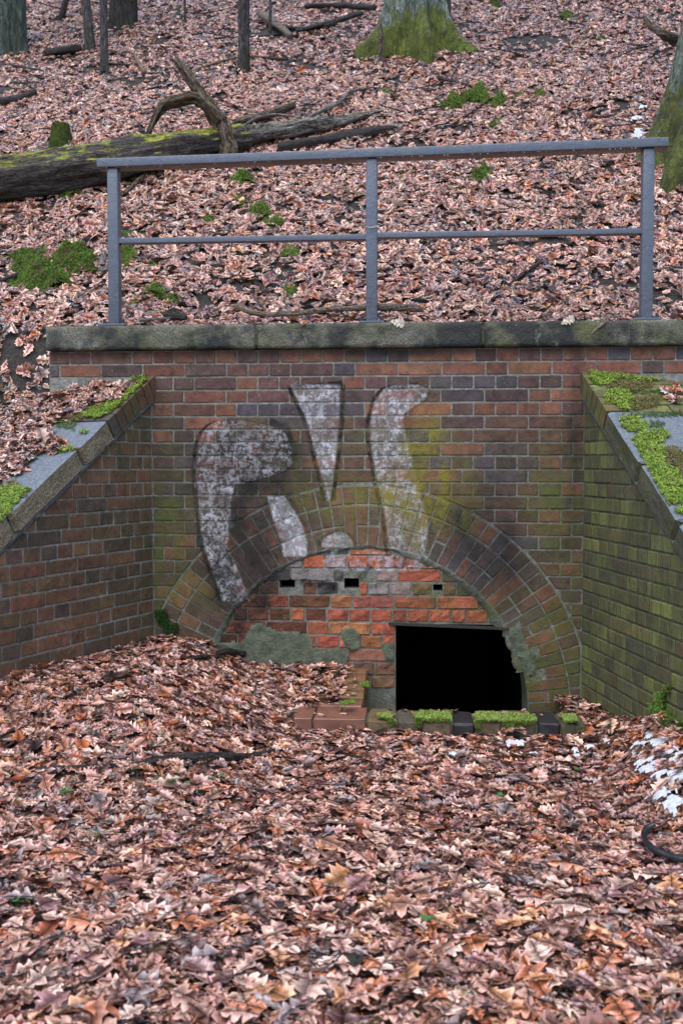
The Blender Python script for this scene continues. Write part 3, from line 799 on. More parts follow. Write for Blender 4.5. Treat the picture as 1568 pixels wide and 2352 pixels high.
# ------------------------------------------------------------------ wing walls
SL = .633; CT = .133                  # cap slope and vertical cap thickness
ZCL, ZCR = 1.55 + .528, 1.55 + .531
def wing(name, P_, sgn, rz, key, mort, pal, zc, label, gmat):
    W = empty(name, (P_[0], P_[1], 0), rz); tag(W, label, 'wall')
    E = 2.75
    prof = [(0, -.4), (0, zc - .05), (E, zc - .05 - SL * E), (E, -.4)]
    ext('mortar_bed', [(sgn * a, b) for a, b in prof], .0045, .42, mort, W)
    rest = []
    for r_ in range(2, 30):
        z1 = ZT - r_ * CP; z0 = z1 - CP; zm = (z0 + z1) / 2
        if z1 < .05: break
        st = (r_ % 2 == 1); u = -.062 if st else 0
        if rnd.random() < .3: u -= .03
        while u < E:
            p_ = .249 if st else .1245
            if rnd.random() < .12: p_ = .373 - p_
            a, b = max(u, .004), u + p_; u += p_
            if b - a < .035: continue
            top = lambda s: zc - CT - .036 - SL * s
            if z0 > top(a) - .004: continue
            col = pick(pal); cx = (a + b) / 2
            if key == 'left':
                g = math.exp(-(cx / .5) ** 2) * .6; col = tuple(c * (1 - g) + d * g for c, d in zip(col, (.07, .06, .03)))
            vis = cx < (1.78 if sgn < 0 else 1.36) and zm > .12 + (.34 if sgn < 0 else 0)
            if z1 < top(b):
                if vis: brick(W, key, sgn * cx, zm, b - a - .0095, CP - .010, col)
                else: rest.append((sgn * (a + .005), sgn * (b - .005), z0 + .005, z1 - .005))
            else:
                poly = [(a + .005, z0 + .005), (b - .005, z0 + .005), (b - .005, z1 - .005), (a + .005, z1 - .005)]
                poly = clip(poly, SL, 1, zc - CT - .036)
                if len(poly) < 3 or area(poly) < .0007: continue
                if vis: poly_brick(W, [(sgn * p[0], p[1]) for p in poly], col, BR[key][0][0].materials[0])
    V = []; Fc = []
    for a, b, c, d in rest:
        v, f = poly_prism([(a, c), (b, c), (b, d), (a, d)], 0, .05, .003); n0 = len(V); V += v; Fc += [tuple(i + n0 for i in q) for q in f]
    o = from_arrays('brick_courses', V, Fc, BR[key][0][0].materials[0], W); o.color = (.15, .07, .05, 1); fixn(o.data); o['kind'] = 'stuff'
    # cement fillet under the cap
    V = []; Fc = []; n = 70
    for i in range(n + 1):
        s = E * i / n; zz = zc - CT - SL * s + .004; j = .010 * mn.noise((s * 9, 5, sgn)); 
        dz = .040 + j
        for yy, z_ in ((.0, zz), (-.012 + .004 * mn.noise((s * 20, 1, 1)), zz - .006), (-.010, zz - dz * .8), (.004, zz - dz)):
            V.append((sgn * s, yy, z_))
    for i in range(n):
        for j in range(3): Fc.append((i * 4 + j, i * 4 + 4 + j, i * 4 + 5 + j, i * 4 + 1 + j))
    fixn(from_arrays('cement_fillet', V, Fc, M['fillet'], W, smooth=True).data)
    # cap: rowlock bricks next to the wall, then granite slabs
    cs = 1 / math.sqrt(1 + SL * SL); sn = SL * cs; th = CT * cs
    def capbox(nm, t0, t1, ya, yb, mat, par, col=None, lift=0.0, seg=0.012, jit=0.0):
        """box lying on the slope: t along it, y across, th thick"""
        bm = bmesh.new(); vs = []
        ny = max(2, int((yb - ya) / .05)); nt = max(2, int((t1 - t0) / .05)) if seg > .005 else 1
        bmesh.ops.create_cube(bm, size=1)
        bmesh.ops.bevel(bm, geom=list(bm.edges), offset=.035, segments=1, affect='EDGES')
        if jit:
            bmesh.ops.subdivide_edges(bm, edges=list(bm.edges), cuts=3, use_grid_fill=True)
        me = bpy.data.meshes.new(nm)
        for v in bm.verts:
            t = (t0 + t1) / 2 + v.co.x * (t1 - t0); y = (ya + yb) / 2 + v.co.y * (yb - ya); k = (v.co.z - .5) * th + lift
            # keep bevel size even
            def ev(c, L): 
                b_ = .5 - .035
                if abs(c) <= b_ + 1e-5 and abs(abs(c) - b_) < 1e-3: return math.copysign(.5 * L - seg, c)
                return c * L
            if not jit:
                t = (t0 + t1) / 2 + ev(v.co.x, t1 - t0); y = (ya + yb) / 2 + ev(v.co.y, yb - ya); k = ev(v.co.z, th) - th / 2 + lift
            else:
                q = (t * 16, y * 16, k * 16); k += jit * mn.noise(q); y += jit * mn.noise((q[0], 9, q[2])); t += jit * .5 * mn.noise((4, q[1], q[2]))
            s = t * cs + k * sn; z = zc - t * sn + k * cs
            v.co = (sgn * s, y, z)
        bmesh.ops.recalc_face_normals(bm, faces=bm.faces); bm.to_mesh(me); bm.free(); me.materials.append(mat)
        o = bpy.data.objects.new(nm, me)
        if col: o.color = (*col, 1)
        return link(o, par)
    tb = .530 if sgn < 0 else .46
    nb = 7 if sgn < 0 else 6
    ym = .60 if sgn < 0 else .62
    capbox('cap_mortar', -.25, tb + .002, -.012, ym - .01, mort, W, lift=-.008)
    pt = tb / nb
    for i in range(-3, nb):
        yy = -.020; off = (i % 2) * .12
        first = True
        while yy < ym - .03:
            L = .245 if not (first and i % 2) else .125
            y2 = min(yy + L, ym)
            if not (i < 0 and y2 < .25): capbox('brick', i * pt + .004, (i + 1) * pt - .004, yy, y2 - .008, M['brick_cap'] if sgn < 0 else M['brick_cap_right'], W, col=tuple(c * .6 for c in pick(PAL_TOP)), lift=rnd.uniform(-.003, .002), seg=.003)
            yy = y2; first = False
    cuts = [tb + .004, .696 / cs, 1.215 / cs, 1.80 / cs, 2.4 / cs, 2.9 / cs] if sgn < 0 else [tb + .004, .83 / cs, 1.24 / cs, 1.75 / cs, 2.3 / cs, 2.8 / cs]
    for a, b in zip(cuts[:-1], cuts[1:]):
        capbox('granite_slab', a + .004, b - .008, -.024, ym - .02, gmat, W, jit=.006, lift=rnd.uniform(-.004, .004))
    return W
wl = wing('left_wing_wall', PL, -1, R(70), 'left', M['mortar_left'], PAL_LEFT, ZCL, 'left red brick wing wall with pale granite slabs down its sloping top', M['granite_left'])
wr = wing('right_wing_wall', PR, 1, -(math.pi / 2 - AR), 'right', M['mortar_right'], PAL_RIGHT, ZCR, 'right brick wing wall streaked green with thick moss along its sloping top', M['granite_right'])
for o in (wl, wr): o.name = 'wing_wall'

# ------------------------------------------------------------------ coping stones
cop = empty('stone_coping', (0, 0, ZT)); tag(cop, 'long dark mossy stone coping under the railing', 'coping')
j1, j2 = float(at_y(585, 770, -.045)[0]), float(at_y(1107, 770, -.045)[0])
xl = float(at_y(104, 780, -.045)[0])
def rough_block(name, x0, x1, y0, y1, z0, z1, mat, parent, step=.035, amp=.004, rad=.01):
    nx_, ny_, nz_ = max(2, int((x1 - x0) / step)), max(2, int((y1 - y0) / step)), max(2, int((z1 - z0) / step) + 1)
    bm = bmesh.new(); vd = {}
    def vert(i, j, k):
        if (i, j, k) in vd: return vd[i, j, k]
        x = x0 + (x1 - x0) * i / nx_; y = y0 + (y1 - y0) * j / ny_; z = z0 + (z1 - z0) * k / nz_
        e = (i in (0, nx_)) + (j in (0, ny_)) + (k in (0, nz_))
        if e >= 2:
            if i in (0, nx_): x += rad * (1 if i == 0 else -1) * (.6 + .5 * mn.noise((x * 9, z * 9, y * 9)))
            if j in (0, ny_): y += rad * (1 if j == 0 else -1) * (.6 + .7 * mn.noise((x * 13, z * 9, 3)))
            if k in (0, nz_): z += rad * (1 if k == 0 else -1) * (.6 + .7 * mn.noise((x * 11, 5, y * 9)))
        q = (x * 14, y * 14, z * 14)
        x += amp * mn.noise(q); y += amp * mn.noise((q[0] + 7, q[1], q[2])) + amp * .6 * mn.noise((x * 50, y * 50, z * 50)); z += amp * mn.noise((q[0], q[1] + 9, q[2]))
        v = bm.verts.new((x, y, z)); vd[i, j, k] = v; return v
    def face(f): 
        try: bm.faces.new(f)
        except ValueError: pass
    for i in range(nx_):
        for k in range(nz_):
            face([vert(i, 0, k), vert(i + 1, 0, k), vert(i + 1, 0, k + 1), vert(i, 0, k + 1)]); face([vert(i, ny_, k), vert(i, ny_, k + 1), vert(i + 1, ny_, k + 1), vert(i + 1, ny_, k)])
        for j in range(ny_):
            face([vert(i, j, 0), vert(i, j + 1, 0), vert(i + 1, j + 1, 0), vert(i + 1, j, 0)]); face([vert(i, j, nz_), vert(i + 1, j, nz_), vert(i + 1, j + 1, nz_), vert(i, j + 1, nz_)])
    for j in range(ny_):
        for k in range(nz_):
            face([vert(0, j, k), vert(0, j, k + 1), vert(0, j + 1, k + 1), vert(0, j + 1, k)]); face([vert(nx_, j, k), vert(nx_, j + 1, k), vert(nx_, j + 1, k + 1), vert(nx_, j, k + 1)])
    bmesh.ops.recalc_face_normals(bm, faces=bm.faces)
    me = bpy.data.meshes.new(name); bm.to_mesh(me); bm.free(); me.materials.append(mat)
    o = bpy.data.objects.new(name, me); link(o, parent); shade_smooth(o); return o
CZ = .146
for a, b in ((xl, j1), (j1 + .012, j2), (j2 + .010, 3.05)):
    rough_block('coping_stone', a, b, -.045, .34, .002, CZ, M['coping'], cop, step=.022, amp=.004, rad=.006)
rough_block('joint_mortar', j1 - .02, j1 + .03, -.034, .33, .01, CZ - .012, M['mortar_right'], cop, step=.02)
rough_block('joint_mortar', j2 - .02, j2 + .03, -.036, .33, .01, CZ - .012, M['mortar_right'], cop, step=.02)
ZCOP = ZT + CZ

# ------------------------------------------------------------------ railing
rail = empty('steel_railing', (0, .13, ZCOP)); tag(rail, 'grey painted steel railing with three posts above the wall', 'railing')
def rbox(name, P, Q, wy, hz, mat, parent, origin, bev=.005):
    """bar from P to Q (centres of the end faces)"""
    P = Vector(P); Q = Vector(Q); d = Q - P; L = d.length; bm = bmesh.new(); bmesh.ops.create_cube(bm, size=1)
    for v in bm.verts: v.co = Vector((v.co.x * L, v.co.y * wy, v.co.z * hz))
    bmesh.ops.bevel(bm, geom=list(bm.edges), offset=bev, segments=2, affect='EDGES', profile=.6)
    me = bpy.data.meshes.new(name); bm.to_mesh(me); bm.free(); me.materials.append(mat)
    o = bpy.data.objects.new(name, me); link(o, parent); o.location = (P + Q) / 2 - Vector(origin)
    o.rotation_euler = (0, -math.atan2(d.z, math.hypot(d.x, d.y)), math.atan2(d.y, d.x)); shade_smooth(o); return o
RO_ = (0, .13, ZCOP); YF = .08
hl = at_y(222, 374, YF); hr = at_y(1535, 325, YF)
hw, hh = .105, .052
HL = (hl[0], YF + hw / 2, hl[2]); HR = (hr[0], YF + hw / 2, hr[2])
rbox('handrail', HL, HR, hw, hh, M['metal'], rail, RO_)
def hz_at(x): return HL[2] + (HR[2] - HL[2]) * (x - HL[0]) / (HR[0] - HL[0]) - hh / 2
posts = []
for xp, yb in ((260.5, 735), (853, 729), (1486, 721)):
    c = at_y(xp, 600, .10); X = float(c[0]); zb = ZCOP + .026
    p = rbox('post', (0, 0, 0), (1, 0, 0), .066, .066, M['metal'], rail, (0, 0, 0), .007)
    me = p.data; ht = hz_at(X) - zb
    for v in me.vertices:
        x, y, z = v.co; v.co = (z, y, x * 1.0)
    for v in me.vertices:
        v.co.z = v.co.z * 1.0 + (.5 if False else 0)
    zs_ = [v.co.z for v in me.vertices]; lo_, hi_ = min(zs_), max(zs_)
    for v in me.vertices: v.co.z = (v.co.z - lo_) / (hi_ - lo_) * ht
    me.flip_normals(); p.location = (X - RO_[0], .0, zb - RO_[2]); p.rotation_euler = (0, 0, 0)
    posts.append((X, zb, ht))
    bp = rbox('base_plate', (X - .075, .13, zb - .006), (X + .075, .13, zb - .006), .12, .012, M['metal'], rail, RO_, .002)
    pad = rbox('grout_pad', (X - .070, .13, ZCOP + .007), (X + .070, .13, ZCOP + .007), .115, .016, M['grout'], rail, RO_, .004)
    for s in (-1, 1):
        bm = bmesh.new(); bmesh.ops.create_cone(bm, cap_ends=True, segments=12, radius1=.0105, radius2=.009, depth=.024)
        for v in bm.verts: v.co.z += .012
        bmesh.ops.create_uvsphere(bm, u_segments=10, v_segments=6, radius=.0088, matrix=Matrix.Translation((0, 0, .024)))
        me2 = bpy.data.meshes.new('bolt'); bm.to_mesh(me2); bm.free(); me2.materials.append(M['bolt'])
        o = bpy.data.objects.new('bolt', me2); link(o, bp); o.location = (s * .058, -.03, .006)
for i, (ya, yb) in enumerate(((553, 543.5), (540, 530))):
    X0, X1 = posts[i][0] + .033, posts[i + 1][0] - .033
    pa = at_y(proj((X0, .1, 3.0))[0][0], ya, .105); pb = at_y(proj((X1, .1, 3.0))[0][0], yb, .105)
    rbox('mid_rail', (X0 - .002, .13, pa[2]), (X1 + .002, .13, pb[2]), .05, .033, M['metal'], rail, RO_, .004)
    for X_ in (X0, X1):
        bm = bmesh.new(); bmesh.ops.create_cube(bm, size=1)
        for v in bm.verts: v.co = Vector((v.co.x * .008, v.co.y * .058, v.co.z * .042))
        bmesh.ops.bevel(bm, geom=list(bm.edges), offset=.003, segments=2, affect='EDGES')
        me = bpy.data.meshes.new('weld_bead'); bm.to_mesh(me); bm.free(); me.materials.append(M['metal'])
        o = bpy.data.objects.new('weld_bead', me); link(o, rail); o.location = (X_, 0, (pa if X_ == X0 else pb)[2] - RO_[2])
# drops hanging from the rails
V = []; Fc = []
bm = bmesh.new()
for _ in range(46):
    t = rnd.random(); x = HL[0] + (HR[0] - HL[0]) * t
    bmesh.ops.create_icosphere(bm, subdivisions=1, radius=rnd.uniform(.0018, .0034), matrix=Matrix.Translation((x, YF + .006, hz_at(x) - .002 - RO_[2] + RO_[2])))
me = bpy.data.meshes.new('water_drops'); bm.to_mesh(me); bm.free(); me.materials.append(M['droplet'])
o = bpy.data.objects.new('water_drops', me); link(o); tag(o, 'row of small water drops hanging from the underside of the handrail', 'water drops', kind='stuff')

# ------------------------------------------------------------------ tubes (sticks, logs, wire, hose)
def tube(name, pts, radii, mat, parent=None, seg=10, sub=6, rough=.15, seed=0, squash=1.0, ends=True, world=True, knobs=0.0, freq=5.0, twistgrain=0):
    P = [Vector(map(float, p)) for p in pts]; n = len(P)
    # catmull-rom
    Q = []; Rr = []
    for i in range(n - 1):
        p0 = P[max(i - 1, 0)]; p1 = P[i]; p2 = P[i + 1]; p3 = P[min(i + 2, n - 1)]
        for k in range(sub):
            t = k / sub; t2 = t * t; t3 = t2 * t
            Q.append(.5 * ((2 * p1) + (-p0 + p2) * t + (2 * p0 - 5 * p1 + 4 * p2 - p3) * t2 + (-p0 + 3 * p1 - 3 * p2 + p3) * t3)); Rr.append(radii[i] * (1 - t) + radii[i + 1] * t)
    Q.append(P[-1]); Rr.append(radii[-1])
    org = Q[0].copy()
    V = []; Fc = []; G = []; L = 0
    up = Vector((0, 0, 1))
    for i, q in enumerate(Q):
        d = (Q[min(i + 1, len(Q) - 1)] - Q[max(i - 1, 0)]).normalized()
        a = d.cross(up); 
        if a.length < .1: a = d.cross(Vector((0, 1, 0)))
        a.normalize(); b = a.cross(d).normalized()
        if i: L += (q - Q[i - 1]).length
        r_ = Rr[i]
        for k in range(seg):
            t = 2 * math.pi * k / seg; nn = mn.noise((math.cos(t) * 1.3 + seed * 3.1, math.sin(t) * 1.3, L * freq)) * rough + mn.noise((math.cos(t) * 4 + seed, math.sin(t) * 4, L * freq * 2.5)) * rough * .6
            rr = r_ * (1 + nn)
            v = q + a * math.cos(t) * rr + b * math.sin(t) * rr * squash
            V.append(v - org); G.append((L * 1.2, math.cos(t) * max(r_, .01) * 8, math.sin(t) * max(r_, .01) * 8))
    m = len(Q)
    for i in range(m - 1):
        for k in range(seg):
            Fc.append((i * seg + k, i * seg + (k + 1) % seg, (i + 1) * seg + (k + 1) % seg, (i + 1) * seg + k))
    if ends: Fc.append(tuple(range(seg))[::-1]); Fc.append(tuple((m - 1) * seg + k for k in range(seg)))
    o = from_arrays(name, V, Fc, mat, parent, smooth=True); fixn(o.data)
    at = o.data.attributes.new('grain', 'FLOAT_VECTOR', 'POINT'); at.data.foreach_set('vector', np.array(G, np.float32).ravel())
    o.location = org if parent is None else org - Vector(parent.location)
    return o
def lay(pts, gnd=at_bank, lift=0.0):
    """pts (x, y, radius in sheet pixels): centre line of something lying on the ground"""
    out = []; rad = []
    for x, y, r_ in pts:
        g = gnd(x, y + r_); d = depth_of(g); out.append(at_depth(x, y, d - .5 * r_ * d / F) + np.array([0, 0, lift])); rad.append(r_ * d / F)
    return out, rad

wp = at_y(853, 521, .09); 
ths = []
for k in range(26):
    t = k / 25 * 2 * math.pi * 1.6; ths.append((posts[1][0] + .046 * math.cos(t), .13 + .046 * math.sin(t), wp[2] + .008 * math.sin(t * 2.3) + .004 * k / 25))
ths.append((posts[1][0] + .07, .07, wp[2] + .01)); ths.append((posts[1][0] + .085, .05, wp[2] + .055))
tag(tube('wire', ths, [.0016] * len(ths), M['wire'], seg=5, sub=2, rough=0), 'thin pale wire wound round the middle railing post', 'wire')

# ------------------------------------------------------------------ kerb of the pit in front of the opening
kerb = empty('pit_kerb', (0, -.876, 0)); tag(kerb, 'low brick kerb round the sunken pit below the dark opening', 'kerb')
KO = Vector((0, -.876, 0))
SZ = .287
xb = [671, 690.5, 843, 848]
edges_x = [(1100 + v / 1.206) / 1.7417 for v in (85, 181, 437, 582, 702, 852, 967, 1094, 1262, 1380, 1458)]
EX = [float(at_y(x, 1660, -.876)[0]) for x in edges_x]
kcol = [(.26, .10, .055), (.24, .085, .05), (.17, .095, .045), (.085, .065, .05), (.14, .085, .05), None, (.17, .095, .055), (.10, .075, .05), None, (.08, .07, .05)]
def blk(name, x0, x1, y0, y1, z0, z1, mat, parent, col=(.2, .1, .05), rad=.004, amp=.0015):
    bm = bmesh.new(); bmesh.ops.create_cube(bm, size=1)
    for v in bm.verts: v.co = Vector(((x0 + x1) / 2 + v.co.x * (x1 - x0), (y0 + y1) / 2 + v.co.y * (y1 - y0), (z0 + z1) / 2 + v.co.z * (z1 - z0)))
    bmesh.ops.bevel(bm, geom=list(bm.edges), offset=rad, segments=1, affect='EDGES')
    for v in bm.verts: v.co += Vector([rnd.uniform(-amp, amp) for _ in range(3)])
    for v in bm.verts: v.co -= KO
    me = bpy.data.meshes.new(name); bm.to_mesh(me); bm.free(); me.materials.append(mat)
    o = bpy.data.objects.new(name, me); o.color = (*col, 1); return link(o, parent)
for i in range(len(EX) - 1):
    c = kcol[i]; mat = M['terracotta'] if i < 2 else (M['clinker'] if c is None else M['brick_cap'])
    z1 = SZ + (0 if i < 2 else rnd.uniform(-.010, .002)); 
    rad = .003 if i < 2 else .010
    if i == 1:
        xm = (EX[1] + EX[2]) / 2
        blk('brick', EX[1] + .005, EX[2] - .004, -.876, -.745, z1 - .07, z1, mat, kerb, c, rad)
        blk('brick', EX[1] + .005, xm - .003, -.739, -.63, z1 - .07, z1 - .001, mat, kerb, c, rad); blk('brick', xm + .003, EX[2] - .004, -.739, -.63, z1 - .07, z1 - .002, mat, kerb, c, rad)
    else:
        blk('brick', EX[i] + .005, EX[i + 1] - .005, -.876 + (0 if i < 2 else rnd.uniform(-.006, .006)), -.63, z1 - (.072 if i < 2 else .078), z1, mat, kerb, c or (.03, .03, .04), rad, .0015 if i < 2 else .004)
blk('mortar_bed', EX[0] + .01, EX[-1] + .04, -.862, -.64, -.5, SZ - .018, M['mortar_right'], kerb)
blk('mortar_bed', -.23, .012, -.64, .0, -.5, .27, M['mortar_right'], kerb)
for i in range(5):
    y0 = -.625 + i * .125; zt = .290 + .080 * i / 4 + rnd.uniform(-.003, .003)
    blk('brick', -.235, .020, y0 + .004, y0 + .121, zt - .07, zt, M['terracotta'] if i == 0 else M['brick_cap'], kerb, (.26, .11, .045), .006, .003)
    for k in range(4):
        blk('brick', -.1, .022, y0 + .005 + .05 * (k % 2), y0 + .12 + .05 * (k % 2), zt - .148 - k * .077, zt - .080 - k * .077, M['brick_cap'], kerb, (.14, .09, .04), .006, .003)

# ------------------------------------------------------------------ ground sheets
def grid_sheet(name, xs, ys, fn, keep, mat, label=None, kind='structure'):
    X, Y = np.meshgrid(xs, ys); Z = fn(X, Y); V = np.stack([X.ravel(), Y.ravel(), Z.ravel()], 1)
    nx_, ny_ = len(xs), len(ys)
    I = np.arange((nx_ - 1) * (ny_ - 1)); i = I % (nx_ - 1); j = I // (nx_ - 1)
    cx = (np.asarray(xs)[i] + np.asarray(xs)[i + 1]) / 2; cy = (np.asarray(ys)[j] + np.asarray(ys)[j + 1]) / 2
    k = keep(cx, cy); i = i[k]; j = j[k]; a = j * nx_ + i
    Fq = np.stack([a, a + 1, a + nx_ + 1, a + nx_], 1)
    used = np.unique(Fq); remap = -np.ones(len(V), int); remap[used] = np.arange(len(used))
    o = from_arrays(name, V[used], remap[Fq], mat, smooth=True); o['kind'] = kind
    if label: o['label'] = label; o['category'] = 'ground'
    return o
def axis(lo, a, b, hi, fine, coarse):
    return np.concatenate([np.arange(lo, a, coarse), np.arange(a, b, fine), np.arange(b, hi + coarse, coarse)])
def court_sheet_z(X, Y):
    z = court_z(X, Y)
    pit = (X > .0) & (X < 1.12) & (Y > -.66) & (Y < .3)
    return np.where(pit, -.45, z) - .012
gx = axis(-60, -3, 3, 60, .05, 1.5)
court = grid_sheet('ground', gx, axis(-60, -3.6, .2, .2, .05, 1.5), court_sheet_z, lambda x, y: (in_court(x, y, -.18) & (y < .22)) | (y < -2.2), M['humus'], 'soil of the sunken forecourt under the brown leaves')
gx2 = axis(-60, -7, 7, 60, .09, 1.5); gy2 = axis(-3.1, -3.0, 18, 60, .09, 1.5)
hill = grid_sheet('hillside', gx2, gy2, lambda X, Y: bank_z(X, Y) - .012,
                  lambda x, y: ((y > .22) | (((((x - PL[0]) * NL[0] + (y - PL[1]) * NL[1]) < -.34) | (((x - PR[0]) * NR[0] + (y - PR[1]) * NR[1]) < -.34)) & ((x < -1.88) | (x > 1.7) | (y < 0)))), M['soil'], 'wooded slope rising behind the wall under fallen leaves')

# ------------------------------------------------------------------ leaves
def leaf_template(kind, hi, seed):
    r_ = np.random.default_rng(seed)
    if kind == 'oak' and hi == 3:
        k = 5; tt = np.linspace(0, 1, 17); env = np.sin(np.pi * np.clip(tt, .0, 1) ** 1.25) ** .8 * .34 + .02
        lob = .66 + .34 * np.cos(2 * np.pi * (tt * 3.4 - .15 - r_.uniform(0, .5))) ; o = np.stack([tt - .03 * np.sin(2 * np.pi * tt * 3.4), env * lob], 1); o[0] = (0, 0); o[-1] = (1, 0)
    elif kind == 'oak':
        o = [(0, .0), (.07, .035), (.17, .13), (.25, .08), (.36, .25), (.44, .13), (.56, .34), (.65, .19), (.77, .33), (.85, .22), (.94, .20), (1, .0)]
        if hi == 1: o = [(0, 0), (.17, .13), (.25, .08), (.40, .26), (.48, .14), (.62, .34), (.72, .22), (.86, .27), (1, 0)]
        if hi == 0: o = [(0, 0), (.35, .24), (.48, .14), (.75, .33), (1, 0)]
    else:
        o = [(0, 0), (.02, .10), (-.06, .30), (.14, .34), (.20, .52), (.34, .40), (.50, .56), (.52, .28), (.74, .32), (.78, .14), (1, 0)]
        if hi == 1: o = [(0, 0), (-.04, .30), (.16, .34), (.22, .52), (.38, .38), (.52, .52), (.55, .24), (.80, .20), (1, 0)]
        if hi == 0: o = [(0, 0), (.0, .35), (.45, .52), (.52, .25), (1, 0)]
    o = np.array(o); o[:, 1] *= r_.uniform(.8, 1.15); ts = o[:, 0]
    n = len(o); V = [(p[0], 0) for p in o]; V[0] = (0, 0)
    sp = [(max(0, min(1, p[0])), 0.) for p in o]
    V = sp + [(p[0] + r_.uniform(-.015, .015), p[1] * r_.uniform(.85, 1.15)) for p in o[1:-1]] + [(p[0] + r_.uniform(-.015, .015), -p[1] * r_.uniform(.85, 1.15)) for p in o[1:-1]]
    V = np.array(V); T = []
    A = lambda i: i if i in (0, n - 1) else n + i - 1
    B = lambda i: i if i in (0, n - 1) else n + (n - 2) + i - 1
    for i in range(n - 1):
        for g in (A, B):
            for tri in ((i, i + 1, g(i)), (i + 1, g(i + 1), g(i))):
                if len(set(tri)) == 3: T.append(tri)
    T = np.array(T); t, w_ = V[:, 0], V[:, 1]
    c1 = r_.uniform(-.5, .5); c2 = r_.uniform(-.4, .7); c3 = r_.uniform(-.5, .5); ph = r_.uniform(0, 6)
    z = c1 * (t - .5) ** 2 * .7 - c2 * np.abs(w_) ** 1.5 * .8 + c3 * w_ * (t - .5) * 1.5 + .045 * np.sin(w_ * 14 + t * 9 + ph) * .8 * (np.abs(w_) > .03) + np.abs(w_) * r_.uniform(.0, .35)
    P = np.stack([t - .5, w_, z - z.mean()], 1)
    return P, T, np.stack([t, w_], 1)
LT = {h: [leaf_template('oak' if k != 7 else 'maple', h, 100 + k) for k in range(15)] for h in (0, 1, 2, 3)}
PALL = np.array([(.36, .205, .150), (.27, .135, .085), (.155, .070, .045), (.085, .036, .026), (.30, .105, .042), (.47, .33, .25), (.20, .155, .145), (.055, .034, .030), (.39, .235, .185), (.23, .12, .11), (.40, .20, .09)])
PALL = PALL * np.array([1.68, 1.58, 1.61])
PW = np.array([3.4, 2.6, 2.2, 1.7, 1.7, 2.2, 1.6, .8, 3.0, 1.4, .5]); PW /= PW.sum()

def frames(N, tilt, r_):
    n = N.shape[0]
    z = N + r_.normal(0, 1, (n, 3)) * tilt[:, None]; z /= np.linalg.norm(z, axis=1, keepdims=True)
    z[z[:, 2] < 0] *= -1
    a = r_.normal(0, 1, (n, 3)); x = a - (a * z).sum(1, keepdims=True) * z; x /= np.linalg.norm(x, axis=1, keepdims=True)
    y = np.cross(z, x); return np.stack([x, y, z], 2)
def leaf_cloud(P, N, size, hi, tilt, r_, colmul=None):
    n = len(P); tid = r_.integers(0, 15, n); Rm = frames(N, tilt, r_); col = PALL[r_.choice(len(PALL), n, p=PW)] * r_.uniform(.75, 1.2, (n, 1)) * r_.uniform(.94, 1.06, (n, 3))
    if colmul is not None: col = col * colmul
    return dict(P=P, R=Rm, s=size, t=tid, c=col, hi=hi)
def bake_leaves(name, clouds, parent=None, kind='stuff'):
    VV = []; FF = []; CC = []; UU = []; off = 0
    for c in clouds:
        for t in range(15):
            k = np.nonzero(c['t'] == t)[0]
            if not len(k): continue
            T, Fx, uv = LT[c['hi']][t]; m = len(T)
            v = np.einsum('nij,mj->nmi', c['R'][k], T) * c['s'][k][:, None, None] + c['P'][k][:, None, :]
            VV.append(v.reshape(-1, 3)); FF.append((Fx[None] + (np.arange(len(k)) * m)[:, None, None] + off).reshape(-1, 3))
            shade = 1.0
            CC.append(np.repeat(c['c'][k], m, 0)); rv = rng.random(len(k))
            UU.append(np.concatenate([np.tile(uv, (len(k), 1)), np.repeat(rv, m)[:, None]], 1)); off += len(k) * m
    o = from_arrays(name, np.concatenate(VV), np.concatenate(FF), M['leaf'], parent, col=np.concatenate(CC), uvw=np.concatenate(UU), smooth=True)
    o['kind'] = kind; return o

def dpts(a): return np.array(a, float)
def crop(pts, x0, y0, s): return [((x0 + x / s) / 1.7417, (y0 + y / s) / 1.7417) for x, y in pts]
def inpoly(x, y, poly):
    c = np.zeros(len(x), bool); n = len(poly)
    for i in range(n):
        a, b = poly[i], poly[(i + 1) % n]
        if a[1] == b[1]: continue
        c ^= ((a[1] > y) != (b[1] > y)) & (x < (b[0] - a[0]) * (y - a[1]) / (b[1] - a[1]) + a[0])
    return c

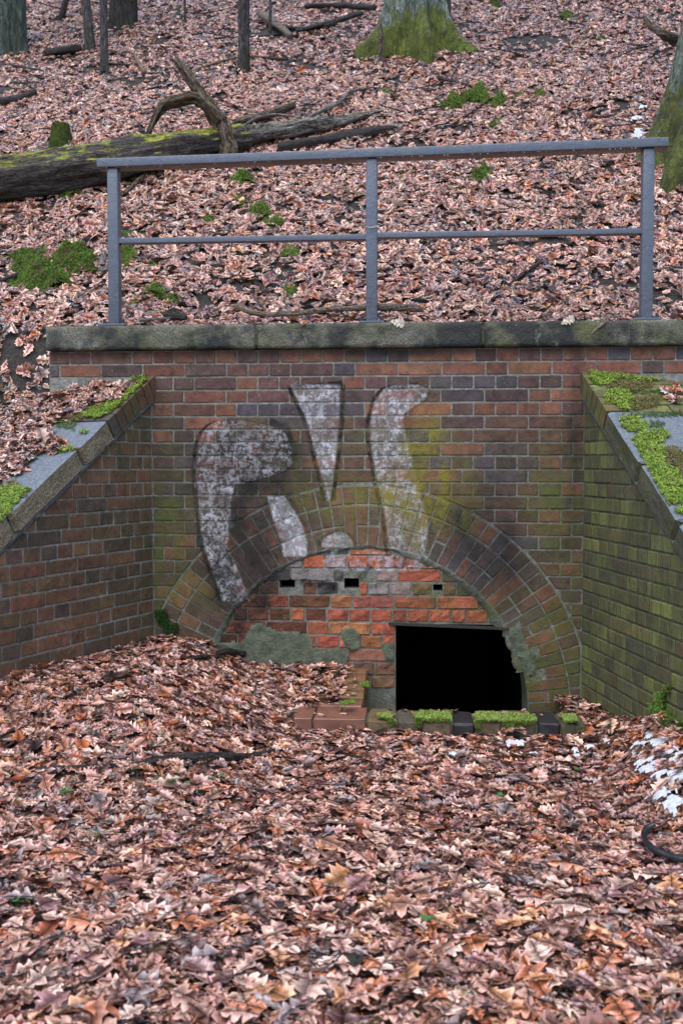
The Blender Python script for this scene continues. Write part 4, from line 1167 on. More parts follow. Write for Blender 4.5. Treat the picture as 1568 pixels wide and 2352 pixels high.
# places where the ground shows through or moss and snow take over (sheet coordinates of the photograph)
SNOW = [[(1452, 1700), (1478, 1684), (1512, 1682), (1545, 1702), (1590, 1735), (1590, 1800), (1556, 1792), (1530, 1806), (1568, 1826), (1590, 1860), (1545, 1868), (1515, 1842), (1480, 1822), (1500, 1812), (1520, 1800), (1490, 1782), (1455, 1762), (1470, 1742), (1446, 1728)],
        crop([(340, 640), (560, 640), (700, 720), (826, 880), (826, 930), (640, 870), (520, 790), (420, 760), (330, 810), (180, 850), (240, 770), (380, 740)], 2450, 2700, 2.94),
        crop([(210, 960), (420, 920), (590, 940), (600, 1000), (420, 1000), (240, 1050)], 2450, 2700, 2.94),
        crop([(640, 960), (826, 930), (826, 1010), (680, 1020)], 2450, 2700, 2.94),
        crop([(590, 1110), (740, 1060), (750, 1100), (640, 1150)], 2450, 2700, 2.94),
        crop([(400, 1370), (520, 1400), (600, 1440), (700, 1420), (740, 1240), (826, 1200), (760, 1360), (826, 1480), (760, 1580), (640, 1570), (560, 1470), (440, 1410)], 2450, 2700, 2.94),
        crop([(430, 1180), (510, 1260), (490, 1300), (440, 1240)], 2450, 2700, 2.94),
        crop([(750, 230), (850, 235), (840, 260), (760, 262)], 1365, 2750, 1.148), crop([(855, 285), (915, 288), (900, 305), (860, 300)], 1365, 2750, 1.148),
        crop([(1060, 270), (1090, 265), (1100, 305), (1065, 310)], 1365, 2750, 1.148), crop([(1195, 225), (1235, 228), (1230, 245), (1200, 245)], 1365, 2750, 1.148),
        crop([(480, 285), (530, 285), (525, 303), (490, 303)], 1365, 2750, 1.148), crop([(1110, 255), (1165, 255), (1160, 270), (1115, 270)], 1365, 2750, 1.148),
        crop([(430, 1230), (590, 1200), (560, 1260), (450, 1280)], 2400, 0, 2.94), crop([(340, 1350), (540, 1340), (510, 1400), (360, 1400)], 2400, 0, 2.94), crop([(370, 1480), (500, 1470), (560, 1560), (660, 1600), (290, 1620), (400, 1560)], 2400, 0, 2.94),
        crop([(650, 1830), (800, 1820), (800, 1880), (660, 1900)], 2400, 0, 2.94), crop([(740, 1930), (830, 1940), (860, 2060), (960, 2080), (780, 2080)], 2400, 0, 2.94),
        crop([(400, 1770), (480, 1775), (470, 1850), (420, 1830)], 2400, 0, 2.94)]
MOSSG = [crop(p, 0, 850, 2.24) for p in ([(40, 400), (180, 370), (350, 350), (440, 400), (620, 470), (640, 600), (600, 700), (430, 740), (240, 740), (100, 700), (60, 600), (160, 500)],
            [(500, 400), (700, 350), (860, 340), (900, 450), (840, 540), (680, 560), (600, 500)], [(1100, 310), (1180, 320), (1160, 390), (1240, 400), (1200, 480), (1100, 500)],
            [(265, 60), (330, 50), (370, 90), (290, 105)], [(530, 200), (620, 190), (600, 230)], [(870, 140), (960, 130), (950, 170)], [(1290, 50), (1370, 45), (1360, 85)],
            [(1130, 170), (1200, 165), (1280, 215), (1150, 215)], [(1320, 440), (1440, 440), (1430, 480), (1340, 490)], [(1300, 720), (1470, 700), (1480, 760), (1350, 800)],
            [(1450, 800), (1560, 780), (1560, 840), (1470, 830)], [(1120, 800), (1250, 790), (1230, 840), (1110, 830)])] + \
        [crop(p, 0, 600, 1.148) for p in ([(1050, 150), (1160, 120), (1160, 165), (1070, 175)], [(640, 220), (700, 210), (700, 240)], [(820, 330), (890, 335), (880, 358)], [(900, 320), (1010, 320), (1000, 345), (920, 345)],
            [(1160, 275), (1250, 285), (1230, 315), (1170, 320)], [(1220, 330), (1300, 335), (1290, 365), (1230, 365)], [(1060, 225), (1150, 230), (1140, 260), (1080, 258)], [(280, 200), (400, 180), (400, 215), (300, 225)],
            [(1280, 470), (1350, 465), (1380, 490), (1300, 510)], [(1280, 650), (1360, 645), (1360, 690), (1300, 685)], [(430, 160), (500, 150), (590, 130), (590, 160), (480, 185)],
            [(660, 660), (760, 640), (760, 690), (700, 700)], [(740, 690), (830, 680), (830, 715), (750, 720)], [(570, 440), (600, 440), (630, 520), (580, 550)], [(140, 315), (190, 320), (180, 340), (150, 338)], [(0, 240), (60, 240), (60, 262), (0, 262)])] + \
        [crop(p, 1365, 520, 1.148) for p in ([(590, 220), (690, 190), (690, 240), (640, 265), (600, 250)], [(1310, 205), (1350, 205), (1340, 218)], [(550, 240), (585, 240), (580, 270)])] + \
        [crop(p, 1365, 0, 1.148) for p in ([(460, 480), (540, 450), (580, 420), (650, 410), (680, 460), (660, 485), (580, 490), (520, 520), (470, 510)], [(690, 470), (750, 460), (760, 490), (700, 505)],
            [(665, 570), (740, 545), (745, 580), (680, 590)], [(780, 440), (820, 435), (820, 470)], [(870, 440), (920, 420), (925, 465)], [(595, 600), (640, 598), (635, 615)], [(670, 20), (710, 15), (712, 45)], [(1000, 70), (1050, 68), (1045, 92), (1010, 95)],
            [(860, 322), (905, 322), (900, 336)], [(1040, 195), (1090, 195), (1085, 212)], [(500, 612), (540, 612), (535, 628)], [(1180, 180), (1215, 180), (1210, 200)], [(160, 420), (240, 420), (240, 445), (170, 445)])]
SOIL = [crop([(0, 100), (230, 90), (490, 60), (500, 200), (530, 350), (430, 330), (330, 330), (200, 370), (0, 340)], 0, 1350, 2.768),
        crop([(230, 20), (500, 10), (500, 60), (330, 60)], 0, 1350, 2.768)]
DARK = [(1230, 95, 90, 14), (1190, 120, 60, 8), (640, 620, 40, 10), (1050, 300, 60, 12), (1490, 480, 30, 14), (1410, 250, 30, 18), (300, 190, 50, 10), (430, 600, 30, 8), (1260, 560, 40, 12), (560, 665, 40, 9), (960, 700, 40, 8), (620, 80, 60, 14), (1120, 1080, 1, 1)]
def screen_masks(P):
    x, y, d = proj(P); s = np.zeros(len(P), int)
    for q in SNOW: s[inpoly(x, y, q)] = 1
    jx = x + 4 * np.sin(y * .31) + 3 * np.sin(x * .23); jy = y + 3 * np.sin(x * .27)
    for q in MOSSG: s[inpoly(jx, jy, q)] = 2
    for q in SOIL: s[inpoly(jx, jy, q)] = 3
    for a, b, c, e in DARK: s[(((jx - a) / c) ** 2 + ((jy - b) / e) ** 2) < 1] = 3
    return s

def visible(P, m=40):
    x, y, d = proj(P); return (d > .3) & (x > -m) & (x < 1568 + m) & (y > -m * 1.5) & (y < 2352 + m * 2)
def sample(nn, x0, x1, y0, y1): return rng.uniform(x0, x1, nn), rng.uniform(y0, y1, nn)

clouds = []; big = []
# forecourt
X, Y = sample(46000, -2.9, 2.9, -6.0, .0)
pit = (X > .03) & (X < 1.10) & (Y > -.66); kerbz = (X > EX[0]) & (X < EX[-1]) & (Y > -.885) & (Y <= -.62)
ret = (X > -.25) & (X < .03) & (Y > -.63)
k = in_court(X, Y, .01) & ~pit & ~kerbz
k &= ~(ret & (rng.random(len(X)) < .35 + .6 * (X > -.10)))
X, Y = X[k], Y[k]; Z = court_z(X, Y)
P = np.stack([X, Y, Z], 1); k = visible(P, 120) | (rng.random(len(X)) < .12); P = P[k]
sc = screen_masks(P); P[sc == 1, 2] += .045; P = P[~((sc == 1) & (rng.random(len(P)) < .66)) & ~((sc == 3) & (rng.random(len(P)) < .9))]
Nn = nrm(court_z, P[:, 0], P[:, 1]); hgt = rng.random(len(P))
near = np.clip((-P[:, 1] - .0) / .01, 0, 1)
P[:, 2] += .002 + .030 * hgt ** 1.6
size = rng.lognormal(math.log(.074), .28, len(P)).clip(.035, .14)
cf = leaf_cloud(P, Nn, size, 3, rng.uniform(.04, .27, len(P)), rng, colmul=rng.uniform(.72, 1.08, (len(P), 1)) * np.array([1.02, .94, .90]))
# the largest-showing three hundred are separate pieces
xx, yy, dd = proj(P); onf = (xx > 10) & (xx < 1558) & (yy > 1900) & (yy < 2345)
score = np.where(onf, size / dd * (.4 + hgt), -1); top = np.argsort(-score)[:300]
msk = np.ones(len(P), bool); msk[top] = False
indiv = {a: (b[top] if isinstance(b, np.ndarray) else b) for a, b in cf.items()}
cf = {a: (b[msk] if isinstance(b, np.ndarray) else b) for a, b in cf.items()}
near_ = cf['P'][:, 1] < -2.0
cn = {a: (b[near_] if isinstance(b, np.ndarray) else b) for a, b in cf.items()}; cfar = {a: (b[~near_] if isinstance(b, np.ndarray) else b) for a, b in cf.items()}; cfar['hi'] = 2
mid_ = cfar['P'][:, 1] < -1.1
c2_ = {a: (b[mid_] if isinstance(b, np.ndarray) else b) for a, b in cfar.items()}; c1_ = {a: (b[~mid_] if isinstance(b, np.ndarray) else b) for a, b in cfar.items()}; c1_['hi'] = 1
lit = bake_leaves('leaf_litter', [cn, c2_, c1_]); tag(lit, 'thick litter of wet brown oak leaves covering the forecourt', 'leaf litter', kind='stuff')
pal_mesh = {}
for i in range(len(top)):
    t = int(indiv['t'][i]); pc = rnd.randrange(5)
    if (t, pc) not in pal_mesh:
        T, Fx, uv = LT[3][t]; me = bpy.data.meshes.new('fallen_leaf'); me.from_pydata([tuple(map(float, v)) for v in T], [], [tuple(map(int, f)) for f in Fx]); me.update()
        a = me.color_attributes.new('Col', 'FLOAT_COLOR', 'POINT'); c = PALL[rng.choice(len(PALL), p=PW)] * rng.uniform(.8, 1.15)
        for d in a.data: d.color = (*[float(v) for v in c], 1)
        a = me.attributes.new('leafpos', 'FLOAT_VECTOR', 'POINT'); a.data.foreach_set('vector', np.concatenate([uv, np.full((len(uv), 1), rng.random())], 1).astype(np.float32).ravel())
        me.polygons.foreach_set('use_smooth', np.ones(len(me.polygons), bool)); me.materials.append(M['leaf']); pal_mesh[t, pc] = me
    o = bpy.data.objects.new('fallen_leaf', pal_mesh[t, pc]); m = Matrix.Identity(4)
    Rm = indiv['R'][i]
    for a in range(3):
        for b in range(3): m[a][b] = float(Rm[a][b] * indiv['s'][i])
        m[a][3] = float(indiv['P'][i][a] + (.006 if a == 2 else 0))
    link(o, court); o.matrix_world = m
# leaf apron round the corners and along the wing feet: taller drifts
# hillside
hc = []
def hill_leaves(nn, x0, x1, y0, y1, hi, med, prob=None, zmin=None):
    X, Y = sample(nn, x0, x1, y0, y1)
    dl = (X - PL[0]) * NL[0] + (Y - PL[1]) * NL[1]; dr = (X - PR[0]) * NR[0] + (Y - PR[1]) * NR[1]
    k = (Y > .0) | (dl < -.50) | (dr < -.60)
    k &= ~((Y < .02) & (X > -1.88) & (X < 2)) | (dl < -.5) | (dr < -.6)
    k &= ~((Y > -.06) & (Y < .20) & (X > -1.90))          # the coping itself
    X, Y = X[k], Y[k]; P = np.stack([X, Y, bank_z(X, Y)], 1); P = P[visible(P, 60)]
    sc = screen_masks(P); r_ = rng.random(len(P))
    P = P[~(((sc == 1) & (r_ < .9)) | ((sc == 2) & (r_ < .86)) | ((sc == 3) & (r_ < .93)))]
    patch = wob(P[:, 0], P[:, 1], 1.6, 4) + .6 * wob(P[:, 0], P[:, 1], 5, 1)
    P = P[rng.random(len(P)) < np.where(patch < -.55, .30, 1.0)]
    N_ = nrm(bank_z, P[:, 0], P[:, 1]) + np.array([0, -.12, 0]); h = rng.random(len(P)); P[:, 2] += .004 + .035 * h
    s = rng.lognormal(math.log(med), .25, len(P)).clip(med * .5, med * 1.9)
    return leaf_cloud(P, N_, s, hi, rng.uniform(.08, .38, len(P)), rng, colmul=rng.uniform(.72, 1.22, (len(P), 1)) * np.array([1.04, .98, .92]))
hc.append(hill_leaves(26000, -3.6, 3.6, -2.2, 2.2, 1, .076))
hc.append(hill_leaves(26000, -4.2, 3.6, 2.2, 5.5, 1, .078))
hc.append(hill_leaves(60000, -7.6, 5.5, 5.5, 15.5, 0, .088))
o = bake_leaves('leaf_litter', hc); tag(o, 'fallen oak leaves strewn over the slope above the wall', 'leaf litter', kind='stuff')

# leaves piled on the left cap and against the back wall
def cap_frame(P_, D_, N_, zc):
    cs = 1 / math.sqrt(1 + SL * SL)
    o = np.array([P_[0], P_[1], zc]); t = np.array([D_[0] * cs, D_[1] * cs, -SL * cs]); y = np.array([-N_[0], -N_[1], 0]); n = np.cross(t, y); n = n if n[2] > 0 else -n
    return o, t, y, n
CFL = cap_frame(PL, DL, NL, ZCL); CFR = cap_frame(PR, DR, NR, ZCR)
def cap_points(fr, nn, t0, t1, y0, y1, polys, lift=.0):
    o, t, y, n = fr; a = rng.uniform(t0, t1, nn); b = rng.uniform(y0, y1, nn)
    P = o + a[:, None] * t + b[:, None] * y + n * lift
    x_, y_, d_ = proj(P); k = np.zeros(nn, bool); x_ = x_ + 2.5 * np.sin(y_ * .45) ; y_ = y_ + 2 * np.sin(x_ * .4)
    for q in polys: k |= inpoly(x_, y_, q)
    k &= P[:, 1] < -.004
    return P[k], np.tile(n, (k.sum(), 1))
LLEAF = [crop([(440, 800), (780, 740), (1100, 790), (1160, 760), (1060, 800), (1000, 930), (900, 930), (650, 1000), (420, 1080), (300, 1020), (330, 940), (480, 880)], 100, 1250, 2.613),
         crop([(0, 640), (440, 560), (500, 760), (520, 830), (440, 960), (600, 1050), (540, 1130), (740, 1170), (640, 1290), (460, 1280), (280, 1290), (140, 1420), (60, 1480), (0, 1500)], 0, 1350, 2.768),
         [(-30, 850), (104, 872), (112, 900), (95, 975), (60, 1080), (-30, 1120)], [(55, 872), (170, 905), (180, 950), (60, 1000)]]
P, N_ = cap_points(CFL, 9000, -.1, 2.2, -.02, 1.3, LLEAF, .006)
h = rng.random(len(P)); P = P + N_ * (h[:, None] * .035)
lc = leaf_cloud(P, N_, rng.lognormal(math.log(.064), .25, len(P)), 1, rng.uniform(.15, .5, len(P)), rng, colmul=rng.uniform(.65, 1.15, (len(P), 1)))
RLEAF = [crop([(820, 800), (960, 730), (1067, 740), (1067, 900), (900, 880)], 2300, 1250, 2.4756), crop([(1500, 395), (1568, 390), (1568, 470), (1450, 450)], 1365, 1200, 1.148)]
P, N_ = cap_points(CFR, 900, -.1, 1.2, -.02, 1.0, RLEAF, .008)
P = P + N_ * (rng.random((len(P), 1)) * .02)
lc2 = leaf_cloud(P, N_, rng.lognormal(math.log(.064), .25, len(P)), 1, rng.uniform(.15, .4, len(P)), rng)
# coping top: leaves spilling to the edge
X = rng.uniform(-1.9, 2.6, 1100); Y = rng.uniform(-.02, .34, 1100) ** 1.0; hh_ = rng.random(1100)
clear = np.zeros(1100, bool)
for (xp, zb, ht) in posts: clear |= (np.abs(X - xp) < .10) & (Y < .24)
Y = np.where(X < -1.0, np.maximum(Y, .10), Y); keepx = ~clear
P = np.stack([X, Y, ZCOP + .004 + .05 * hh_ * (Y / .3)], 1)[keepx]
lc3 = leaf_cloud(P, np.tile((0, -.25, 1.), (len(P), 1)), rng.lognormal(math.log(.062), .25, len(P)), 1, rng.uniform(.1, .5, len(P)), rng)
# kerb and pit leaves
X = rng.uniform(EX[0], .05, 60); Y = rng.uniform(-.66, -.02, 60); P = np.stack([X, Y, .300 + .09 * (Y + .63) / .6 + rng.random(60) * .012], 1)
P2 = np.stack([rng.uniform(EX[0], EX[-1], 26), rng.uniform(-.85, -.65, 26), np.full(26, SZ + .006)], 1)
P = np.concatenate([P[P[:, 0] < -.02], P2])
lc4 = leaf_cloud(P, np.tile((0, 0, 1.), (len(P), 1)), rng.uniform(.025, .06, len(P)), 1, rng.uniform(.05, .3, len(P)), rng)
o = bake_leaves('leaf_litter', [lc, lc2, lc3, lc4]); tag(o, 'dry leaves lying on the coping, the wing tops and the kerb', 'leaf litter', kind='stuff')
# two maple leaves hanging over the coping edge
def one_leaf(x, y, Yp, size, tpl, col, rot, tip, label):
    p = at_y(x, y, Yp); T, Fx, uv = LT[2][tpl]; me = bpy.data.meshes.new('hanging_leaf'); me.from_pydata([tuple(map(float, v * size)) for v in T], [], [tuple(map(int, f)) for f in Fx]); me.update()
    a = me.color_attributes.new('Col', 'FLOAT_COLOR', 'POINT')
    for d in a.data: d.color = (*col, 1)
    a = me.attributes.new('leafpos', 'FLOAT_VECTOR', 'POINT'); a.data.foreach_set('vector', np.concatenate([uv, np.full((len(uv), 1), .5)], 1).astype(np.float32).ravel())
    me.materials.append(M['leaf']); o = bpy.data.objects.new('fallen_leaf', me); link(o); o.location = p; o.rotation_euler = rot
    return tag(o, label, 'leaf')
one_leaf(912, 741, -.052, .085, 0, (.50, .42, .32), (R(80), R(15), R(8)), 0, 'pale pointed leaf hanging over the coping right of the middle post')
one_leaf(1302, 737, -.052, .085, 5, (.46, .36, .27), (R(78), R(-25), R(-5)), 0, 'pale pointed leaf hanging over the coping near its right end')

# ------------------------------------------------------------------ snow
bmv = []; 
def snow_patch(fn, nn, region, label, name='snow'):
    V = []; Fc = []
    idx = {}
    x0, x1, y0, y1, st = region
    nx_ = int((x1 - x0) / st); ny_ = int((y1 - y0) / st)
    gx_, gy_ = np.meshgrid(x0 + np.arange(nx_) * st, y0 + np.arange(ny_) * st); P = np.stack([gx_.ravel(), gy_.ravel(), fn(gx_.ravel(), gy_.ravel()) + (.062 if fn is court_z else .05)], 1)
    x_, y_, d_ = proj(P); nn_ = np.array([mn.noise((p[0] * 26, p[1] * 26, 2)) for p in P]); n2_ = np.array([mn.noise((p[0] * 26 + 9, p[1] * 26, 5)) for p in P]); x2 = x_ + 7 * nn_; y2 = y_ + 4 * n2_; k = np.zeros(len(P), bool)
    for q in SNOW: k |= inpoly(x2, y2, q)
    k &= (d_ > 1) & (nn_ + .6 * n2_ > -.24)
    if fn is court_z: k &= in_court(P[:, 0], P[:, 1], .01)
    k = k.reshape(ny_, nx_)
    for j in range(ny_):
        for i in range(nx_):
            if k[j, i]:
                nb = k[max(j - 2, 0):j + 3, max(i - 2, 0):i + 3].mean(); p = P[j * nx_ + i].copy(); p[2] += -.028 * (1 - nb) * .7 + .008 * mn.noise((p[0] * 40, p[1] * 40, 0)) + .006 * mn.noise((p[0] * 90, p[1] * 90, 4))
                idx[i, j] = len(V); V.append(p)
    for (i, j) in idx:
        if (i + 1, j) in idx and (i, j + 1) in idx and (i + 1, j + 1) in idx: Fc.append((idx[i, j], idx[i + 1, j], idx[i + 1, j + 1], idx[i, j + 1]))
    if not Fc: return
    o = from_arrays(name, V, Fc, M['snow'], smooth=True); tag(o, label, 'snow', kind='stuff')
snow_patch(court_z, 0, (.4, 1.85, -3.0, -.85, .008), 'last patches of grainy snow among leaves by the right wing')
snow_patch(bank_z, 0, (1.9, 4.4, .36, 7.0, .015), 'thin snow at the foot of the right oak')

# ------------------------------------------------------------------ moss
def tuft_template(seed, n=4, wide=.32, hgt=1.0):
    r_ = np.random.default_rng(seed); V = []; T = []
    for i in range(n):
        a = r_.uniform(0, 6.28); lean = r_.uniform(.2, 1.0); L = r_.uniform(.6, 1.0) * hgt; d = np.array([math.cos(a) * lean, math.sin(a) * lean, 1.0]); d /= np.linalg.norm(d)
        s = np.array([-math.sin(a), math.cos(a), 0]) * wide * .5; b = np.array([r_.uniform(-.35, .35), r_.uniform(-.35, .35), -.1]); k = len(V)
        V += [b - s * .6, b + s * .6, b + d * L * .6 + s, b + d * L * .6 - s, b + d * L + np.array([math.cos(a), math.sin(a), -.4]) * .25]
        T += [(k, k + 1, k + 2), (k, k + 2, k + 3), (k + 3, k + 2, k + 4)]
    return np.array(V), np.array(T)
TT = [tuft_template(i) for i in range(8)]
TG = [tuft_template(40 + i, 7, .10, 1.0) for i in range(4)]
def bake_tufts(name, P, N_, size, col, parent=None, TT_=None, mat='moss'):
    TT_ = TT_ or TT
    n = len(P); tid = rng.integers(0, len(TT_), n); Rm = frames(N_, np.full(n, .25), rng); VV = []; FF = []; CC = []; off = 0
    for t in range(len(TT_)):
        k = np.nonzero(tid == t)[0]
        if not len(k): continue
        T, Fx = TT_[t]; m = len(T); v = np.einsum('nij,mj->nmi', Rm[k], T) * size[k][:, None, None] + P[k][:, None, :]
        VV.append(v.reshape(-1, 3)); FF.append((Fx[None] + (np.arange(len(k)) * m)[:, None, None] + off).reshape(-1, 3)); CC.append(np.repeat(col[k], m, 0)); off += len(k) * m
    o = from_arrays(name, np.concatenate(VV), np.concatenate(FF), M[mat], parent, col=np.concatenate(CC)); o['kind'] = 'stuff'; return o
def mosscol(n, a, b, var=.25):
    t = rng.random((n, 1)); return (np.array(a) * (1 - t) + np.array(b) * t) * rng.uniform(1 - var, 1 + var, (n, 1))
BRIGHT = ((.15, .25, .022), (.26, .34, .05)); DEEP = ((.035, .085, .010), (.075, .14, .018)); OLIVE = ((.10, .085, .025), (.20, .17, .055))
L_B = [[(105.8, 863.8), (158.5, 863.8), (171.7, 891), (141, 893), (105.8, 869)], [(277, 862), (330, 860.5), (335, 869), (277, 874), (266, 880), (244, 884.7), (225, 880)],
       [(330, 869), (341, 869), (321, 891), (299, 909), (279, 929), (240, 957), (215, 962), (190, 955), (205, 945), (244, 924), (277, 922), (295, 900), (317, 885)],
       [(135, 1036.5), (162, 1026), (173, 1033), (141, 1041.6)], [(184.6, 993), (203, 989), (205, 995), (191, 999)],
       [(-20, 1127.7), (41, 1119), (71.6, 1125.6), (68, 1134), (47.7, 1148.5), (29, 1169), (27, 1179.6), (12.4, 1196), (-20, 1215)],
       [(110, 946), (140, 948), (150, 965), (95, 979), (92.6, 972.6)]]
L_D = [[(167, 871.5), (198, 871.5), (211, 860.5), (300, 860.5), (290, 864), (230, 866), (211, 876), (171.7, 876)], [(97, 898), (160, 898), (160, 904), (97, 904)], [(99, 912), (160, 912), (162, 918), (99, 920)], [(99, 898), (106, 898), (106, 918), (99, 918)],
       [(12, 1082), (50, 1053), (89, 1040.6), (91, 1053), (50, 1076), (33, 1096.6)], [(120, 965), (180, 968), (170, 990), (130, 980)]]
L_O = [[(163, 948.5), (198, 939.6), (215, 935), (200, 955), (180, 970), (150, 965)], [(225, 930), (250, 922), (240, 940)], [(0, 1118), (40, 1100), (45, 1115), (0, 1130)]]
RB = [crop(p, 2300, 1250, 2.4756) for p in ([(140, 580), (420, 560), (440, 640), (350, 720), (230, 720), (150, 680)], [(430, 570), (900, 570), (890, 660), (740, 690), (440, 660)], [(890, 570), (1100, 570), (1100, 610), (900, 610)],
      [(280, 800), (450, 760), (560, 830), (540, 900), (520, 970), (420, 960), (400, 910), (300, 880)], [(430, 1050), (620, 1040), (640, 1160), (560, 1190), (480, 1170)], [(640, 1080), (720, 1110), (700, 1180), (640, 1180)],
      [(560, 1260), (620, 1220), (780, 1170), (900, 1180), (930, 1230), (860, 1290), (760, 1310), (870, 1330), (880, 1520), (1000, 1560), (1040, 1680), (1100, 1730), (1100, 1910), (920, 1905), (830, 1750), (770, 1650), (730, 1560), (660, 1430), (600, 1330)],
      [(980, 1950), (1100, 1930), (1100, 2020), (1000, 2000)], [(1100, 1900), (1300, 1900), (1400, 2300), (1200, 2300)])]
RD = [crop(p, 2300, 1250, 2.4756) for p in ([(410, 1025), (550, 1005), (830, 990), (1100, 1000), (1100, 1030), (840, 1040), (600, 1040), (430, 1035)], [(580, 785), (900, 770), (900, 800), (600, 805)], [(580, 1170), (700, 1190), (690, 1230), (600, 1220)], [(740, 1080), (880, 1080), (860, 1160), (740, 1150)], [(980, 610), (1100, 605), (1100, 640)])]
RO2 = [crop(p, 2300, 1250, 2.4756) for p in ([(330, 670), (720, 690), (760, 740), (560, 800), (560, 830), (450, 760), (300, 760)], [(560, 860), (820, 820), (840, 920), (600, 970), (530, 930)], [(870, 1330), (1000, 1340), (1100, 1400), (1100, 1720), (1040, 1660), (1000, 1560), (880, 1520)], [(900, 1000), (1100, 960), (1100, 1010)])]
def cap_moss(fr, B, D, O_, label, dens=60000):
    Ps = []; Ns = []; S = []; C = []
    for polys, (c1, c2), sz in ((B, BRIGHT, .0150), (D, DEEP, .008), (O_, OLIVE, .011)):
        P, N_ = cap_points(fr, dens, -.3, 2.4, -.026, 1.0, polys, .002); n = len(P)
        P = P + N_ * (rng.random((n, 1)) * .010 * (sz / .012)); Ps.append(P); Ns.append(N_); S.append(rng.uniform(.7, 1.25, n) * sz); c_ = mosscol(n, c1, c2, .35); br = (wob(P[:, 0], P[:, 1], 14, 3) + rng.normal(0, .35, n)) > .75; c_[br] = mosscol(int(br.sum()), (.12, .10, .035), (.24, .20, .07), .2); C.append(c_)
    o = bake_tufts('moss', np.concatenate(Ps), np.concatenate(Ns), np.concatenate(S), np.concatenate(C)); tag(o, label, 'moss'); return o
cap_moss(CFL, L_B, L_D, L_O, 'bright green moss growing along the left wing top', 75000)
cap_moss(CFR, RB, RD, RO2, 'thick yellow green moss growing along the right wing top', 75000)

# cushions on the slope
def moss_h(X, Y):
    return .020 + .13 * np.maximum(0, wob(X, Y, 7, 1) + .25) + .022 * wob(X, Y, 21, 2)
def ground_moss():
    st = .022; gx_, gy_ = np.meshgrid(np.arange(-5.5, 4.5, st), np.arange(.3, 13.5, st)); shp = gx_.shape
    B = np.stack([gx_.ravel(), gy_.ravel(), bank_z(gx_.ravel(), gy_.ravel())], 1); vis = visible(B, 0); sc = np.zeros(len(B), int); sc[vis] = screen_masks(B[vis]); K = (sc == 2).reshape(shp)
    acc = np.zeros(shp)
    for i in range(-3, 4):
        for j in range(-3, 4): acc += np.roll(np.roll(K, i, 0), j, 1)
    E = (np.clip((acc / 49 - .25) / .75, 0, 1) ** .7)
    H = (E * moss_h(gx_, gy_)); Bz = B[:, 2].reshape(shp) + H - .006
    ids = -np.ones(shp, int); ids[K] = np.arange(K.sum()); V = np.stack([gx_[K], gy_[K], Bz[K]], 1)
    q = K[:-1, :-1] & K[1:, :-1] & K[:-1, 1:] & K[1:, 1:]; jj, ii = np.nonzero(q)
    Fq = np.stack([ids[jj, ii], ids[jj, ii + 1], ids[jj + 1, ii + 1], ids[jj + 1, ii]], 1)
    o = from_arrays('moss', V, Fq, M['mossbody'], smooth=True); o['kind'] = 'stuff'; tag(o, 'dense green moss cushions swelling out of the leafy slope', 'moss')
    Ps = []; Ns = []
    jj, ii = np.nonzero(K); n = len(jj); rep_ = max(1, int(44000 / max(n, 1)))
    for _ in range(rep_):
        X = gx_[jj, ii] + rng.uniform(-st, st, n); Y = gy_[jj, ii] + rng.uniform(-st, st, n); P = np.stack([X, Y, bank_z(X, Y) + E[jj, ii] * moss_h(X, Y) - .002], 1); Ps.append(P)
        Ns.append(nrm(lambda a, b: bank_z(a, b) + moss_h(a, b), X, Y, .02))
    P = np.concatenate(Ps); N_ = np.concatenate(Ns); d = proj(P)[2]
    c = mosscol(len(P), (.05, .11, .012), (.19, .28, .03), .4); br = (wob(P[:, 0], P[:, 1], 9, 5) + rng.normal(0, .3, len(P))) > .5; c[br] = mosscol(int(br.sum()), (.07, .065, .02), (.16, .15, .04), .2)
    o = bake_tufts('moss', P, N_, rng.uniform(.008, .015, len(P)) * (d / 8), c); tag(o, 'fine green moss shoots covering the cushions on the slope', 'moss')
ground_moss()

# creeping moss on the walls: left corner, right wing foot
def wall_moss(outline, plane, n, sz, cols, label, nn=9000, thick=.02):
    p0, nv = plane; x0 = min(p[0] for p in outline); x1 = max(p[0] for p in outline); y0 = min(p[1] for p in outline); y1 = max(p[1] for p in outline)
    xs_ = rng.uniform(x0, x1, nn); ys_ = rng.uniform(y0, y1, nn); k = inpoly(xs_ + 2 * np.sin(ys_ * .6), ys_ + 1.5 * np.sin(xs_ * .7), outline); P = np.array([on_plane(a, b, p0, nv) for a, b in zip(xs_[k], ys_[k])])
    nv = np.array(nv, float); P = P + nv * (rng.random((len(P), 1)) * thick); N_ = np.tile(nv + np.array([0, 0, .5]), (len(P), 1)); N_ /= np.linalg.norm(N_, axis=1, keepdims=True)
    o = bake_tufts('creeping_moss', P, N_, rng.uniform(.7, 1.3, len(P)) * sz, mosscol(len(P), *cols, .35)); tag(o, label, 'moss')
wall_moss(crop([(715, 625), (760, 620), (780, 680), (820, 690), (820, 710), (790, 740), (805, 770), (750, 775), (760, 700), (720, 660)], 0, 1900, 1.148), ((0, -.004, 0), (0, -1, 0)), 0, .012, ((.012, .035, .006), (.035, .075, .012)), 'dark moss creeping up the left corner of the head wall', 5000)
RWP = ((PR[0], PR[1], 0), (NR[0], NR[1], 0))
wall_moss(crop([(545, 210), (590, 210), (625, 270), (620, 440), (670, 440), (720, 500), (826, 560), (826, 780), (770, 760), (700, 640), (620, 560), (570, 490), (520, 470), (455, 380), (480, 330), (550, 400), (560, 300)], 2450, 2700, 2.94), RWP, 0, .013, ((.05, .12, .012), (.16, .26, .03)), 'green moss climbing the right wing above the snow', 12000)
wall_moss(crop([(640, 120), (690, 130), (685, 200), (620, 200)], 2450, 2700, 2.94), RWP, 0, .008, ((.10, .12, .02), (.18, .20, .04)), 'small moss tuft highest on the right wing foot', 800)
